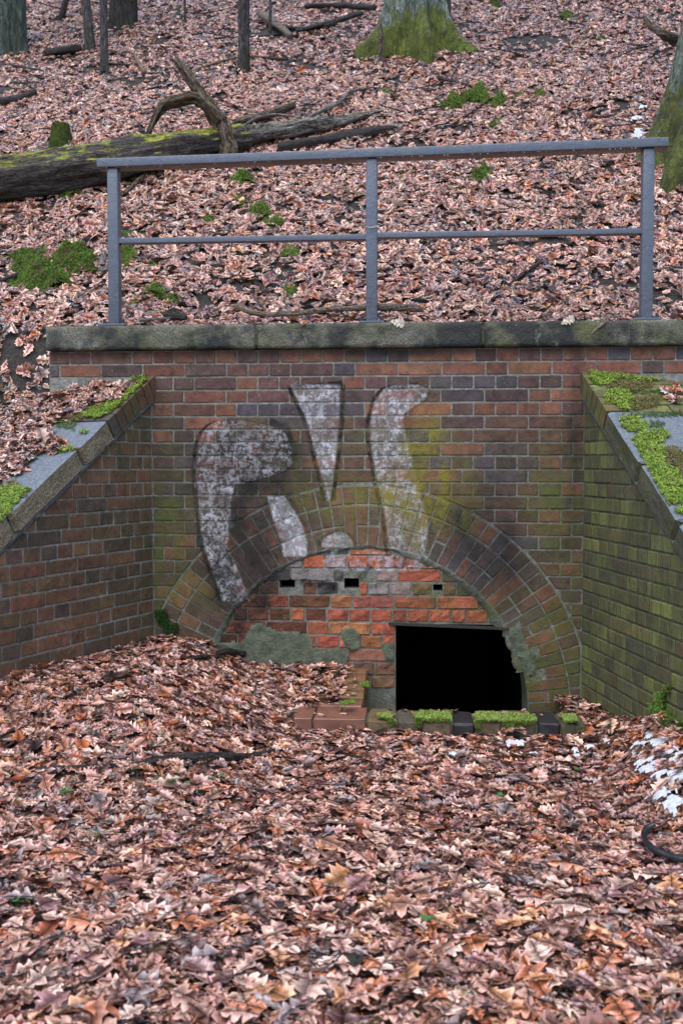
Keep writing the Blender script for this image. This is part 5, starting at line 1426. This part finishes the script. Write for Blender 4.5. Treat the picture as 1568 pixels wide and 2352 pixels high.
# moss on the kerb
kp = [crop(p, 1100, 2400, 1.206) for p in ([(490, 555), (550, 545), (560, 570), (585, 600), (560, 612), (540, 580), (490, 570)], [(665, 560), (700, 542), (850, 545), (850, 590), (800, 590), (740, 590), (690, 575)], [(955, 565), (970, 548), (1085, 550), (1085, 590), (985, 590)], [(1090, 575), (1110, 550), (1250, 560), (1260, 590), (1200, 610), (1120, 625), (1095, 600)], [(1380, 560), (1450, 560), (1455, 590), (1400, 600)], [(680, 575), (700, 575), (700, 620), (685, 610)], [(965, 590), (985, 590), (990, 625), (970, 625)])]
Ps = []
for q in kp:
    x_ = rng.uniform(min(p[0] for p in q), max(p[0] for p in q), 1500); y_ = rng.uniform(min(p[1] for p in q), max(p[1] for p in q), 1500); k = inpoly(x_, y_, q)
    for a, b in zip(x_[k], y_[k]):
        p = on_plane(a, b, (0, 0, SZ + .004), (0, 0, 1))
        if p[1] < -.885: p = at_y(a, b, -.884)
        Ps.append(p)
Ps = np.array(Ps); Ps[:, 2] += rng.random(len(Ps)) * .010
o = bake_tufts('moss', Ps, np.tile((0, -.2, 1.), (len(Ps), 1)), rng.uniform(.007, .013, len(Ps)), mosscol(len(Ps), (.14, .21, .03), (.27, .34, .07), .3)); tag(o, 'pale green moss on the bricks of the pit kerb', 'moss')
q = crop([(980, 290), (1020, 270), (1065, 285), (1060, 340), (1000, 330)], 1000, 2600, 2.24); q2 = crop([(790, 470), (930, 450), (930, 480), (830, 500)], 1000, 2600, 2.24); Ps = []
for qq in (q, q2):
    x_ = rng.uniform(min(p[0] for p in qq), max(p[0] for p in qq), 900); y_ = rng.uniform(min(p[1] for p in qq), max(p[1] for p in qq), 900); k = inpoly(x_, y_, qq)
    Ps += [on_plane(a, b, (0, 0, .330), (0, 0, 1)) for a, b in zip(x_[k], y_[k])]
Ps = np.array(Ps); o = bake_tufts('moss', Ps, np.tile((0, 0, 1.), (len(Ps), 1)), rng.uniform(.006, .011, len(Ps)), mosscol(len(Ps), (.10, .17, .02), (.2, .28, .04), .3)); tag(o, 'small bright moss tufts on the return of the kerb', 'moss')

# ------------------------------------------------------------------ trees
def trunk(name, bx, by, rpx, H, mat, label, lean=(0, 0), flare=.5, lobes=5, seed=1, bark=.035, seg=72, rings=70, taper=.25, cat='tree', group=None, gnd=at_bank, bend=0.0, base=None, flare_h=.45, off=None, ridge=14):
    g = base if base is not None else gnd(bx, by); d = depth_of(g); r_ = rpx * d / F
    g = np.array(g, float) + np.array([0, r_ * .6, 0]); g[2] = float(bank_z(g[0], g[1])) - .10
    root = empty(name, tuple(g)); tag(root, label, cat, group)
    V = []; Fc = []
    for i in range(rings + 1):
        u = (i / rings) ** 1.4; z = u * H - r_ * 1.5 * (1 - i / rings) ** 6
        fl = math.exp(-max(z, -.12) / flare_h); rr = r_ * (1 - taper * z / H)
        cx = lean[0] * z + bend * math.sin(z * 1.1 + seed); cy = lean[1] * z
        for k in range(seg):
            t = 2 * math.pi * k / seg
            lob = .5 + .5 * math.cos(lobes * t + seed + .6 * math.sin(2 * t + seed)); lob = lob ** 2.2
            f = 1 + flare * fl * (.25 + 1.7 * lob)
            nn = mn.noise((math.cos(t) * ridge * .35, math.sin(t) * ridge * .35 + seed, z * 1.2)) 
            rg = 1 - abs(mn.noise((math.cos(t) * ridge * .6 + seed, math.sin(t) * ridge * .6, z * 2.2))) * 2
            R_ = rr * (f + .10 * mn.noise((math.cos(t) * 1.5, math.sin(t) * 1.5, z * .9 + seed)) + bark * (rg + nn))
            V.append((cx + R_ * math.cos(t), cy + R_ * math.sin(t), z))
    for i in range(rings):
        for k in range(seg): Fc.append((i * seg + k, i * seg + (k + 1) % seg, (i + 1) * seg + (k + 1) % seg, (i + 1) * seg + k))
    from_arrays('trunk', V, np.array(Fc), mat, root, smooth=True)
    # bare winter crown, above the picture
    top = np.array([lean[0] * H, lean[1] * H, H * .985]); rt = r_ * (1 - taper)
    bm = bmesh.new()
    def limb(p, d, r0, L, depth):
        p = Vector(p); d = Vector(d).normalized(); n = 5; ringsv = []
        for i in range(n + 1):
            rr = r0 * (1 - .55 * i / n); a = d.cross(Vector((.3, .2, 1))).normalized(); b = a.cross(d)
            ringsv.append([bm.verts.new(p + a * math.cos(t) * rr + b * math.sin(t) * rr) for t in [k * math.pi / 3 for k in range(6)]])
            d = (d + Vector([rnd.uniform(-.16, .16) for _ in range(3)]) + Vector((0, 0, .04))).normalized(); p = p + d * L / n
            if depth and i >= 2: limb(p, d + Vector([rnd.uniform(-.9, .9) for _ in range(3)]), rr * .55, L * .6, depth - 1)
        for i in range(n):
            for k in range(6): bm.faces.new((ringsv[i][k], ringsv[i][(k + 1) % 6], ringsv[i + 1][(k + 1) % 6], ringsv[i + 1][k]))
    for k in range(4): limb(top, (rnd.uniform(-1, 1), rnd.uniform(-1, 1), rnd.uniform(.8, 1.6)), rt * .55, H * .45, 2)
    me = bpy.data.meshes.new('crown'); bm.to_mesh(me); bm.free(); me.materials.append(mat); link(bpy.data.objects.new('crown', me), root)
    return root, g, r_
trunk('oak_tree', 950, 122, 64, 8.5, M['bark_oak'], 'old oak with grey green bark and mossy spreading roots, beside broken stub', flare=.62, lobes=6, seed=2.2, bark=.04, seg=120, rings=110, flare_h=.38)
trunk('oak_tree', 1640, 392, 115, 7.5, M['bark_oak_near'], 'leaning oak with mossy foot beside the right end of the railing', lean=(.20, 0), flare=.36, lobes=5, seed=4.5, bark=.045, seg=130, rings=120, flare_h=.55, taper=.2)
trunk('oak_tree', 2, 122, 47, 8.5, M['bark_green'], 'green barked oak cut by the upper left corner', flare=.15, lobes=5, seed=7, bark=.03, seg=90, rings=80)
trunk('beech_tree', 279, 62, 29, 8.0, M['bark_dark'], 'dark barked trunk behind the grey saplings', flare=.15, lobes=6, seed=3, bark=.05, seg=72, rings=70)
trunk('sapling', 236, 168, 9.2, 6.0, M['bark_thin'], 'thin grey sapling in front of the dark trunk', flare=.35, lobes=3, seed=1, seg=20, rings=50, bark=.03, bend=.02, flare_h=.2, lean=(-.01, 0), taper=.15)
trunk('sapling', 209, 115, 10.5, 6.0, M['bark_thin'], 'leaning grey sapling between the oak and the dark trunk', flare=.35, lobes=3, seed=2, seg=20, rings=50, bark=.03, lean=(-.10, 0), flare_h=.2, taper=.2)
trunk('sapling', 557, 166, 9.5, 6.0, M['bark_thin'], 'thicker grey stem of the pair above the fallen log', flare=.45, lobes=3, seed=3, seg=20, rings=50, bark=.03, lean=(-.012, 0), flare_h=.15, taper=.15)
trunk('sapling', 572, 172, 4.6, 5.5, M['bark_dark'], 'thin dark stem touching the thicker grey sapling', flare=.5, lobes=3, seed=4, seg=14, rings=50, bark=.03, bend=.015, flare_h=.1, taper=.2)
trunk('sapling', 142, 48, 6.5, 5.0, M['bark_thin'], 'curved thin sapling left of the leaning one', flare=.5, lobes=3, seed=5, seg=14, rings=40, bark=.03, lean=(.28, 0), bend=.06, flare_h=.2)
trunk('sapling', 620, 84, 3.2, 5.0, M['bark_thin'], 'very thin sapling near the upright dead branches', flare=.3, lobes=3, seed=6, seg=10, rings=30, lean=(.0, 0), bend=.01)
trunk('sapling', 422, 52, 2.6, 5.0, M['bark_thin'], 'very thin sapling right of the dark trunk', flare=.3, lobes=3, seed=8, seg=10, rings=30, lean=(.0, 0), bend=.02)
for i, (x, y, Hs, r_, ln, lb) in enumerate([(1026, 45, .75, 11, (-.05, 0), 'short mossy broken stub behind the oak'), (877, 148, .5, 8, (-.02, 0), 'blackened stub standing against the oak roots'), (141, 340, .24, 24, (0, 0), 'low mossy stump above the fallen log')]):
    g = at_bank(x, y); d = depth_of(g); rr = r_ * d / F; g[2] -= .03
    o = tube('tree_stump', [g, g + np.array([ln[0] * .5, 0, Hs * .5]), g + np.array([ln[0], 0, Hs])], [rr * 1.2, rr, rr * (.35 if i < 2 else .85)], (M['log'], M['log_brown'], M['mossbody'])[i], seg=16, rough=.25, seed=i + 3); tag(o, lb, 'stump')
# leaning pale stem against the left side of the oak and its short branch, and the snag on the right oak
tag(tube('dead_branch', [at_depth(1480, 42, 9.2), at_depth(1492, 60, 9.15), at_depth(1508, 68, 9.1), at_depth(1524, 80, 9.05), at_depth(1550, 92, 9.1)], [.018, .03, .034, .042, .05], M['log_brown'], seg=10, rough=.3), 'short dead snag sticking out left from the leaning oak', 'branch')

# ------------------------------------------------------------------ logs and sticks on the slope
P, r_ = lay([(-70, 424, 50), (0, 410, 48), (120, 396, 47), (240, 378, 45), (360, 350, 40), (480, 330, 34), (560, 318, 30)])
log = tube('fallen_log', P, r_, M['log'], seg=60, sub=20, rough=.22, seed=2, freq=1.6); tag(log, 'long rotting log with yellow green moss behind the left railing', 'log')
P, r_ = lay([(535, 322, 22), (640, 303, 23), (740, 288, 22), (820, 272, 14), (880, 256, 4)])
tag(tube('fallen_log', P, [v for v in r_], M['log_grey'], seg=34, sub=12, rough=.5, seed=5, freq=2.5, squash=.8), 'bare grey split log right of the broken snag', 'log')
P, r_ = lay([(640, 340, 12), (740, 325, 14), (840, 305, 13), (905, 293, 5)])
tag(tube('fallen_log', P, r_, M['stick_dark'], seg=20, sub=8, rough=.25, seed=6, freq=3), 'dark decayed log lying under the grey split log', 'log')
P, r_ = lay([(540, 292, 7), (600, 280, 10), (630, 266, 8)], lift=.05); tag(tube('broken_slab', P, r_, M['log_brown'], seg=10, rough=.4, seed=7), 'short brown slab of wood behind the grey log', 'branch')
P, r_ = lay([(610, 272, 6), (645, 262, 10), (674, 252, 9)], lift=.05); tag(tube('broken_slab', P, r_, M['log_brown'], seg=10, rough=.4, seed=8), 'dark block of wood behind the bare grey log', 'branch')
# the snag
gl = at_bank(528, 376); D0 = depth_of(gl)
sn = empty('broken_snag', tuple(gl)); tag(sn, 'twisted broken snag standing up between the two logs', 'snag')
def atD(x, y, dd=0): return at_depth(x, y, D0 + dd)
k_ = D0 / F
tube('stem', [atD(530, 380), atD(528, 356), atD(521, 325), atD(515, 295), atD(500, 270), atD(478, 240), atD(455, 205), atD(425, 165), atD(404, 138)], [v * k_ for v in (24, 24, 19, 18, 19, 17, 14, 11, 6)], M['log_brown'], sn, seg=22, sub=6, rough=.75, seed=9, squash=.8, freq=3.5)
tube('side_limb', [atD(508, 285), atD(480, 245, -.02), atD(450, 228, -.03), atD(415, 232, -.04), atD(380, 242, -.06), atD(358, 268, -.08), atD(340, 308, -.1)], [v * k_ for v in (19, 18, 16, 15, 14, 13, 6)], M['log_brown'], sn, seg=20, sub=6, rough=.8, seed=10, squash=.7, freq=3.5)
for a, b, c in (((470, 250), (440, 222), (418, 208)), ((490, 262), (455, 225), (440, 215)), ((505, 270), (475, 232), (452, 214)), ((420, 238), (395, 226), (375, 222)), ((415, 240), (385, 232), (368, 232)), ((520, 290), (517, 275), (519, 262))):
    tube('splinter', [atD(*a), atD(*b, -.03), atD(*c, -.02)], [7 * k_, 5 * k_, 1.6 * k_], M['log_brown'], sn, seg=7, sub=3, rough=.3, seed=rnd.random() * 9)
STK = [
 ('dead_branch', [(510, 333, 3), (560, 318, 3.5), (590, 300, 3), (635, 292, 2.6), (680, 297, 2)], 'stick_grey', 'grey curved branch lying on the grey split log', at_bank, .12),
 ('dead_branch', [(395, 352, 3), (440, 338, 5), (500, 327, 6), (560, 330, 7), (620, 322, 6.5), (660, 310, 6), (688, 294, 7)], 'stick', 'pale knotty branch lying in front of the snag', at_bank, .1),
 ('dead_branch', [(700, 285, 3), (740, 265, 5), (780, 245, 5), (800, 225, 4), (850, 212, 2), (900, 218, 1.5)], 'stick_grey', 'bent grey branch rising behind the right end of the log', at_bank, .05),
 ('dead_branch', [(286, 450, 5), (310, 428, 6), (340, 402, 6), (372, 388, 5)], 'log_brown', 'brown limb sloping down beside the left post', at_bank, .02),
 ('dead_branch', [(330, 432, 3), (360, 412, 3.5), (378, 395, 3)], 'log_brown', 'shorter twig beside the brown sloping limb', at_bank, .02),
 ('dead_branch', [(660, 374, 3), (740, 377, 4), (830, 382, 5)], 'stick_dark', 'dark stick half buried left of the middle post', at_bank, .0),
 ('dead_branch', [(757, 436, 2.5), (790, 437, 6), (822, 448, 5), (860, 455, 4.5), (900, 466, 6), (928, 478, 6)], 'stick', 'pale stick passing behind the middle post', at_bank, .01),
 ('dead_branch', [(600, 705, 2.5), (680, 700, 3), (740, 703, 3)], 'stick_dark', 'thin dark stick behind the driftwood stick', at_bank, .0),
 ('dead_branch', [(390, 118, 2), (330, 150, 2), (250, 150, 3), (225, 148, 2.5)], 'stick_dark', 'thin branch lying behind the front sapling', at_bank, .02),
 ('dead_branch', [(308, 130, 2.5), (318, 150, 4), (333, 175, 4)], 'stick', 'pale forked twig right of the front sapling', at_bank, .04),
 ('dead_branch', [(595, 40, 7), (620, 55, 9), (650, 78, 8), (670, 94, 6)], 'stick', 'pale thick broken branch right of the paired stems', at_bank, .06),
 ('dead_branch', [(680, 80, 4), (740, 65, 5), (790, 50, 6), (830, 38, 5)], 'stick_dark', 'long dark branch sloping up towards the oak', at_bank, .05),
 ('dead_branch', [(620, 62, 5), (700, 72, 5), (770, 60, 4)], 'stick_dark', 'dark branch crossing below the long dark one', at_bank, .03),
 ('dead_branch', [(575, 136, 3), (660, 142, 3.5)], 'stick_dark', 'straight stick right of the paired stems', at_bank, .03),
 ('dead_branch', [(420, 178, 2), (480, 155, 3), (540, 138, 3)], 'stick', 'thin stick reaching the foot of the paired stems', at_bank, .03),
 ('dead_branch', [(700, 22, 5), (780, 20, 6), (860, 26, 6)], 'stick_dark', 'dark branch at the top left of the oak', at_bank, .05),
 ('dead_branch', [(105, 125, 8), (140, 120, 10), (185, 112, 8)], 'stick_dark', 'dark rotten chunk at the foot of the leaning sapling', at_bank, .02),
 ('dead_branch', [(0, 150, 3), (60, 160, 4), (100, 168, 3)], 'stick_dark', 'dark thin stick on the left below the oak', at_bank, .02),
 ('dead_branch', [(0, 240, 8), (40, 230, 7), (80, 215, 8)], 'stick_dark', 'dark curved piece of bark left above the log', at_bank, .02),
 ('dead_branch', [(0, 655, 5), (40, 640, 5), (86, 620, 4.5)], 'stick_dark', 'broken twig lying across the big moss cushion', at_bank, .03),
 ('dead_branch', [(1175, 345, 2), (1225, 325, 3), (1270, 308, 2)], 'stick', 'thin brown stick above the right railing bay', at_bank, .01),
 ('dead_branch', [(960, 130, 2), (1000, 175, 3), (1045, 190, 4), (1080, 200, 3)], 'stick_dark', 'crooked twig below the oak roots', at_bank, .01),
 ('dead_branch', [(1168, 665, 2.5), (1200, 640, 5), (1240, 612, 4)], 'stick_dark', 'dark stub sticking from leaves in the right railing bay', at_bank, .03),
 ('dead_branch', [(1030, 455, 2), (1060, 450, 2), (1080, 470, 2)], 'stick_dark', 'thin curled twig in the upper right railing bay', at_bank, .02),
 ('dead_branch', [(860, 445, 2), (990, 432, 2.2), (985, 455, 1.5)], 'stick_grey', 'thin grey twig right of the middle post', at_bank, .01),
 ('dead_branch', [(370, 548, 2), (385, 520, 2.4), (410, 545, 2)], 'stick_dark', 'small forked twig near the left post', at_bank, .02)]
for nm, pts, mt, lb, gn, lift in STK:
    P, r_ = lay(pts, gn, lift); tag(tube(nm, P, r_, M[mt], seg=9, sub=5, rough=.35, seed=rnd.random() * 20), lb, 'branch')
# driftwood stick on the coping
P = [at_y(547, 703, .22), at_y(575, 716, .18), at_y(620, 722, .17), at_y(690, 719, .18), at_y(750, 711, .19), at_y(800, 708, .20), at_y(880, 706, .20), at_y(930, 707, .22), at_y(972, 712, .24)]
tag(tube('dead_branch', P, [.022, .019, .016, .015, .016, .018, .022, .022, .012], M['stick'], seg=12, sub=5, rough=.3, seed=3), 'long bare stick lying on the coping behind the middle post', 'branch')
P = [at_y(1398, 727, .05), at_y(1384, 742, -.045), at_y(1370, 755, -.075), at_y(1355, 768, -.09)]
tag(tube('dead_branch', P, [.017, .014, .008, .004], M['stick'], seg=9, sub=5, rough=.4, seed=4), 'short forked stick hanging over the right part of the coping', 'branch')
P = [at_y(375, 722, .14), at_y(400, 724, .12), at_y(428, 730, .10)]
tag(tube('bark_piece', P, [.012, .032, .016], M['stick_dark'], seg=10, sub=5, rough=.6, seed=5), 'crumbling dark bark piece on the coping right of the left post', 'bark')
P = [at_y(322, 735, .06), at_y(360, 733, .06), at_y(392, 731, .07)]
tag(tube('dead_branch', P, [.006, .007, .006], M['stick_grey'], seg=8, sub=4, rough=.3), 'lichen covered twig between left post and bark piece', 'branch')
g = at_bank(238, 632); d = depth_of(g)
tag(tube('bark_piece', [at_depth(238, 634, d - .02), at_depth(236, 608, d - .02), at_depth(240, 575, d)], [14 * d / F, 11 * d / F, 5 * d / F], M['stick_grey'], seg=10, sub=5, rough=.25, squash=.35), 'upright grey bark slab left of the left post', 'bark')
# forecourt sticks
P, r_ = lay([(8, 1776, 5), (60, 1768, 6.5), (140, 1766, 8), (220, 1760, 8), (300, 1756, 7), (370, 1745, 9), (440, 1738, 12), (500, 1737, 11), (560, 1738, 9), (610, 1732, 9), (645, 1728, 7)], at_ground, -.002)
tag(tube('dead_branch', P, r_, M['stick_dark'], seg=12, sub=6, rough=.35, seed=11), 'long black barked branch among the leaves on the left forecourt', 'branch')
P, r_ = lay([(500, 1512, 6), (530, 1508, 8), (562, 1513, 7)], at_ground, .03)
tag(tube('dead_branch', P, r_, M['stick_dark'], seg=10, sub=5, rough=.3, seed=12), 'short black stick on the leaves close to the infill', 'branch')
P, r_ = lay([(436, 1522, 4), (470, 1516, 5), (500, 1518, 5)], at_ground, .02)
tag(tube('dead_branch', P, r_, M['stick_dark'], seg=8, sub=5, rough=.3, seed=13), 'thinner black stick left of the short one by the wall', 'branch')
P, r_ = lay([(1172, 2172, 3), (1205, 2174, 3.5), (1248, 2176, 3)], at_ground, .02)
tag(tube('dead_branch', P, r_, M['stick_dark'], seg=7, sub=5, rough=.3, seed=14), 'short dark twig in the near right foreground', 'branch')
P, r_ = lay([(1165, 2225, 2), (1172, 2196, 2.4), (1180, 2172, 2)], at_ground, .02)
tag(tube('dead_branch', P, r_, M['stick_dark'], seg=7, sub=5, rough=.3, seed=15), 'thin twig below the short dark one in the foreground', 'branch')
# rubber hose
P = []
for x, y, l_ in ((1502, 1893, .012), (1484, 1904, .03), (1478, 1920, .04), (1486, 1938, .035), (1505, 1953, .03), (1535, 1966, .03), (1570, 1974, .03), (1610, 1978, .02), (1660, 1975, .0)):
    g = at_ground(x, y); d = depth_of(g) - .13; P.append(at_depth(x, y, d))
tag(tube('rubber_hose', P, [.008] + [.0115] * 8, M['rubber'], seg=14, sub=6, rough=.02), 'black rubber hose curving out of the leaves at the right edge', 'hose')

# ------------------------------------------------------------------ twigs, grass, small plants
V = []; Fc = []; G = []
def twig_cloud(name, N, fn, region, label, size=(.05, .22), thick=1.0):
    X, Y = sample(N * 3, *region); 
    P = np.stack([X, Y, fn(X, Y)], 1); k = visible(P, 10)
    if fn is court_z: k &= in_court(X, Y, .03) & ~((X > -.05) & (X < 1.1) & (Y > -.9))
    else: k &= (Y > .4)
    P = P[k][:N]; V = []; Fc = []
    for p in P:
        L = rnd.uniform(*size) * (1 if fn is court_z else 1.6); a = rnd.uniform(0, 6.28); r0 = thick * rnd.uniform(.0012, .0032) * (1 if fn is court_z else 1.8); q = Vector(p) + Vector((0, 0, .022)); d = Vector((math.cos(a), math.sin(a), 0)); n = 4; base = len(V)
        d.z = float((fn(p[0] + .1 * d.x, p[1] + .1 * d.y) - fn(p[0], p[1])) / .1) + rnd.uniform(-.05, .12)
        for i in range(n + 1):
            s = Vector((-d.y, d.x, 0)).normalized(); u = Vector((0, 0, 1)); rr = r0 * (1 - .6 * i / n)
            for k in range(3): t = k * 2.094; V.append(q + s * math.cos(t) * rr + u * math.sin(t) * rr)
            q = q + d * (L / n); d = d + Vector((rnd.uniform(-.25, .25), rnd.uniform(-.25, .25), rnd.uniform(-.08, .08)))
        for i in range(n):
            for k in range(3): Fc.append((base + i * 3 + k, base + i * 3 + (k + 1) % 3, base + i * 3 + 3 + (k + 1) % 3, base + i * 3 + 3 + k))
    o = from_arrays(name, V, Fc, M['stick_dark']); tag(o, label, 'twigs', kind='stuff')
twig_cloud('twigs', 260, court_z, (-2.2, 2.0, -3.6, -.1), 'thin dark twigs scattered through the forecourt leaves')
twig_cloud('twigs', 420, bank_z, (-5, 4.5, .5, 12), 'thin dark twigs scattered over the slope')

twig_cloud('brushwood', 120, bank_z, (-6, 3.5, 3.5, 13), 'loose dead sticks lying about on the upper slope', size=(.25, .7), thick=3.2)
twig_cloud('brushwood', 46, bank_z, (-1.6, 2.0, 2.9, 4.6), 'tangle of dead sticks round the broken log', size=(.2, .55), thick=2.6)

def grass(x, y, gnd, n, h, mat, label, spread=.04, droop=.5, cat='grass tuft'):
    g = gnd(x, y); V = []; Fc = []
    for _ in range(n):
        a = rnd.uniform(0, 6.28); b = Vector((rnd.gauss(0, spread * .4), rnd.gauss(0, spread * .4), -.01)); d = Vector((math.cos(a) * droop * rnd.random(), math.sin(a) * droop * rnd.random(), 1)).normalized(); L = h * rnd.uniform(.5, 1.1); wdt = .0016 * (1 + h * 4); k = len(V); s = Vector((-math.sin(a), math.cos(a), 0)); q = b
        for i in range(5):
            ww = wdt * (1 - i / 4.3); V += [q - s * ww, q + s * ww]; q = q + d * L / 4; d = (d + Vector((math.cos(a) * .18 * droop, math.sin(a) * .18 * droop, -.28 * droop))).normalized()
        for i in range(4): Fc.append((k + 2 * i, k + 2 * i + 1, k + 2 * i + 3, k + 2 * i + 2))
    o = from_arrays('grass_tuft', V, Fc, M[mat]); o.location = g; tag(o, label, cat); return o
grass(203, 1937, at_ground, 46, .075, 'blade', 'green grass tuft in the left foreground', .04, .7)
grass(225, 1950, at_ground, 16, .10, 'straw', 'dry straw blades beside the green grass tuft', .05, 1.6)
grass(575, 492, at_bank, 26, .16, 'straw', 'straw coloured tuft in the left railing bay', .08, 1.5)
grass(700, 505, at_bank, 18, .13, 'straw', 'pale dry blades near the middle post', .07, 1.5)
grass(930, 410, at_bank, 20, .12, 'blade', 'green blades beside a moss cushion in the right railing bay', .05, .9)
grass(1345, 475, at_bank, 24, .16, 'straw', 'dry tuft with green blades in the right railing bay', .07, 1.4)
grass(1165, 230, at_bank, 30, .22, 'straw', 'tall dry tuft between the moss mounds', .1, 1.2)
grass(1225, 225, at_bank, 20, .2, 'straw', 'dry tuft right of the moss mounds', .08, 1.3)
grass(650, 520, at_bank, 16, .12, 'blade', 'small green tuft left of the middle post', .05, .8)
grass(115, 2090, at_ground, 14, .05, 'blade', 'tiny green sprig at the left foreground edge', .02, .8)
grass(1115, 345, at_bank, 16, .14, 'straw', 'dry blades just above the handrail', .06, 1.2)
grass(455, 555, at_bank, 14, .12, 'straw', 'thin dry blades right of the left post', .08, 1.6)

def clover(x, y, gnd, n, spread, lr, label, mat='clover'):
    g = gnd(x, y); root = empty('clover_plant', tuple(g)); tag(root, label, 'plant')
    bm = bmesh.new(); bs = bmesh.new()
    for _ in range(n):
        c = Vector((rnd.gauss(0, spread), rnd.gauss(0, spread * .6), rnd.uniform(.02, .045))); a0 = rnd.uniform(0, 6.28)
        for k in range(3):
            a = a0 + k * 2.09; m = c + Vector((math.cos(a), math.sin(a), 0)) * lr * .9; vs = []
            for j in range(7):
                t = j * 2 * math.pi / 7; r_ = lr * (.85 if j else 1.0); vs.append(bm.verts.new(m + Vector((math.cos(t) * r_, math.sin(t) * r_, .25 * r_ * math.cos(t - a)))))
            bm.faces.new(vs)
        b = Vector((c.x * .6, c.y * .6, -.01)); s = Vector((.0008, 0, 0)); bs.faces.new([bs.verts.new(b - s), bs.verts.new(b + s), bs.verts.new(c + s), bs.verts.new(c - s)])
    for nm, q in (('leaves', bm), ('stems', bs)):
        me = bpy.data.meshes.new(nm); q.to_mesh(me); q.free(); me.materials.append(M[mat]); link(bpy.data.objects.new(nm, me), root)
clover(384, 1812, at_ground, 9, .03, .0085, 'clover sprig below the black branch')
clover(482, 1800, at_ground, 5, .02, .009, 'smaller clover right of the first sprig')
clover(152, 1832, at_ground, 6, .018, .009, 'clover sprig left of the black branch')
clover(312, 1782, at_ground, 3, .012, .008, 'tiny clover just below the black branch')
clover(1047, 1674, at_ground, 2, .006, .014, 'single clover in front of the black kerb brick')
clover(1145, 1846, at_ground, 2, .008, .012, 'dark green sprig in the middle right foreground')
clover(50, 2088, at_ground, 5, .015, .010, 'clover at the left edge of the foreground')
clover(980, 2140, at_ground, 3, .008, .013, 'green sprig in the lower right foreground')
clover(8, 942, at_ground, 7, .035, .02, 'ivy leaves beside the left wing top')
clover(1325, 1790, at_ground, 2, .006, .008, 'green speck plant near the snow')
# a dark dung-like clod in the foreground
g = at_ground(796, 2232); bm = bmesh.new(); bmesh.ops.create_icosphere(bm, subdivisions=4, radius=1)
for v in bm.verts: v.co *= 1 + .35 * mn.noise(v.co * 2.2) + .15 * mn.noise(v.co * 7); v.co = Vector((v.co.x * .038, v.co.y * .035, v.co.z * .016))
me = bpy.data.meshes.new('soil_clod'); bm.to_mesh(me); bm.free(); me.materials.append(M['soil']); o = bpy.data.objects.new('soil_clod', me); link(o); o.location = Vector(g) + Vector((0, 0, .028)); tag(o, 'dark crumbly clod of soil in the near foreground', 'clod')
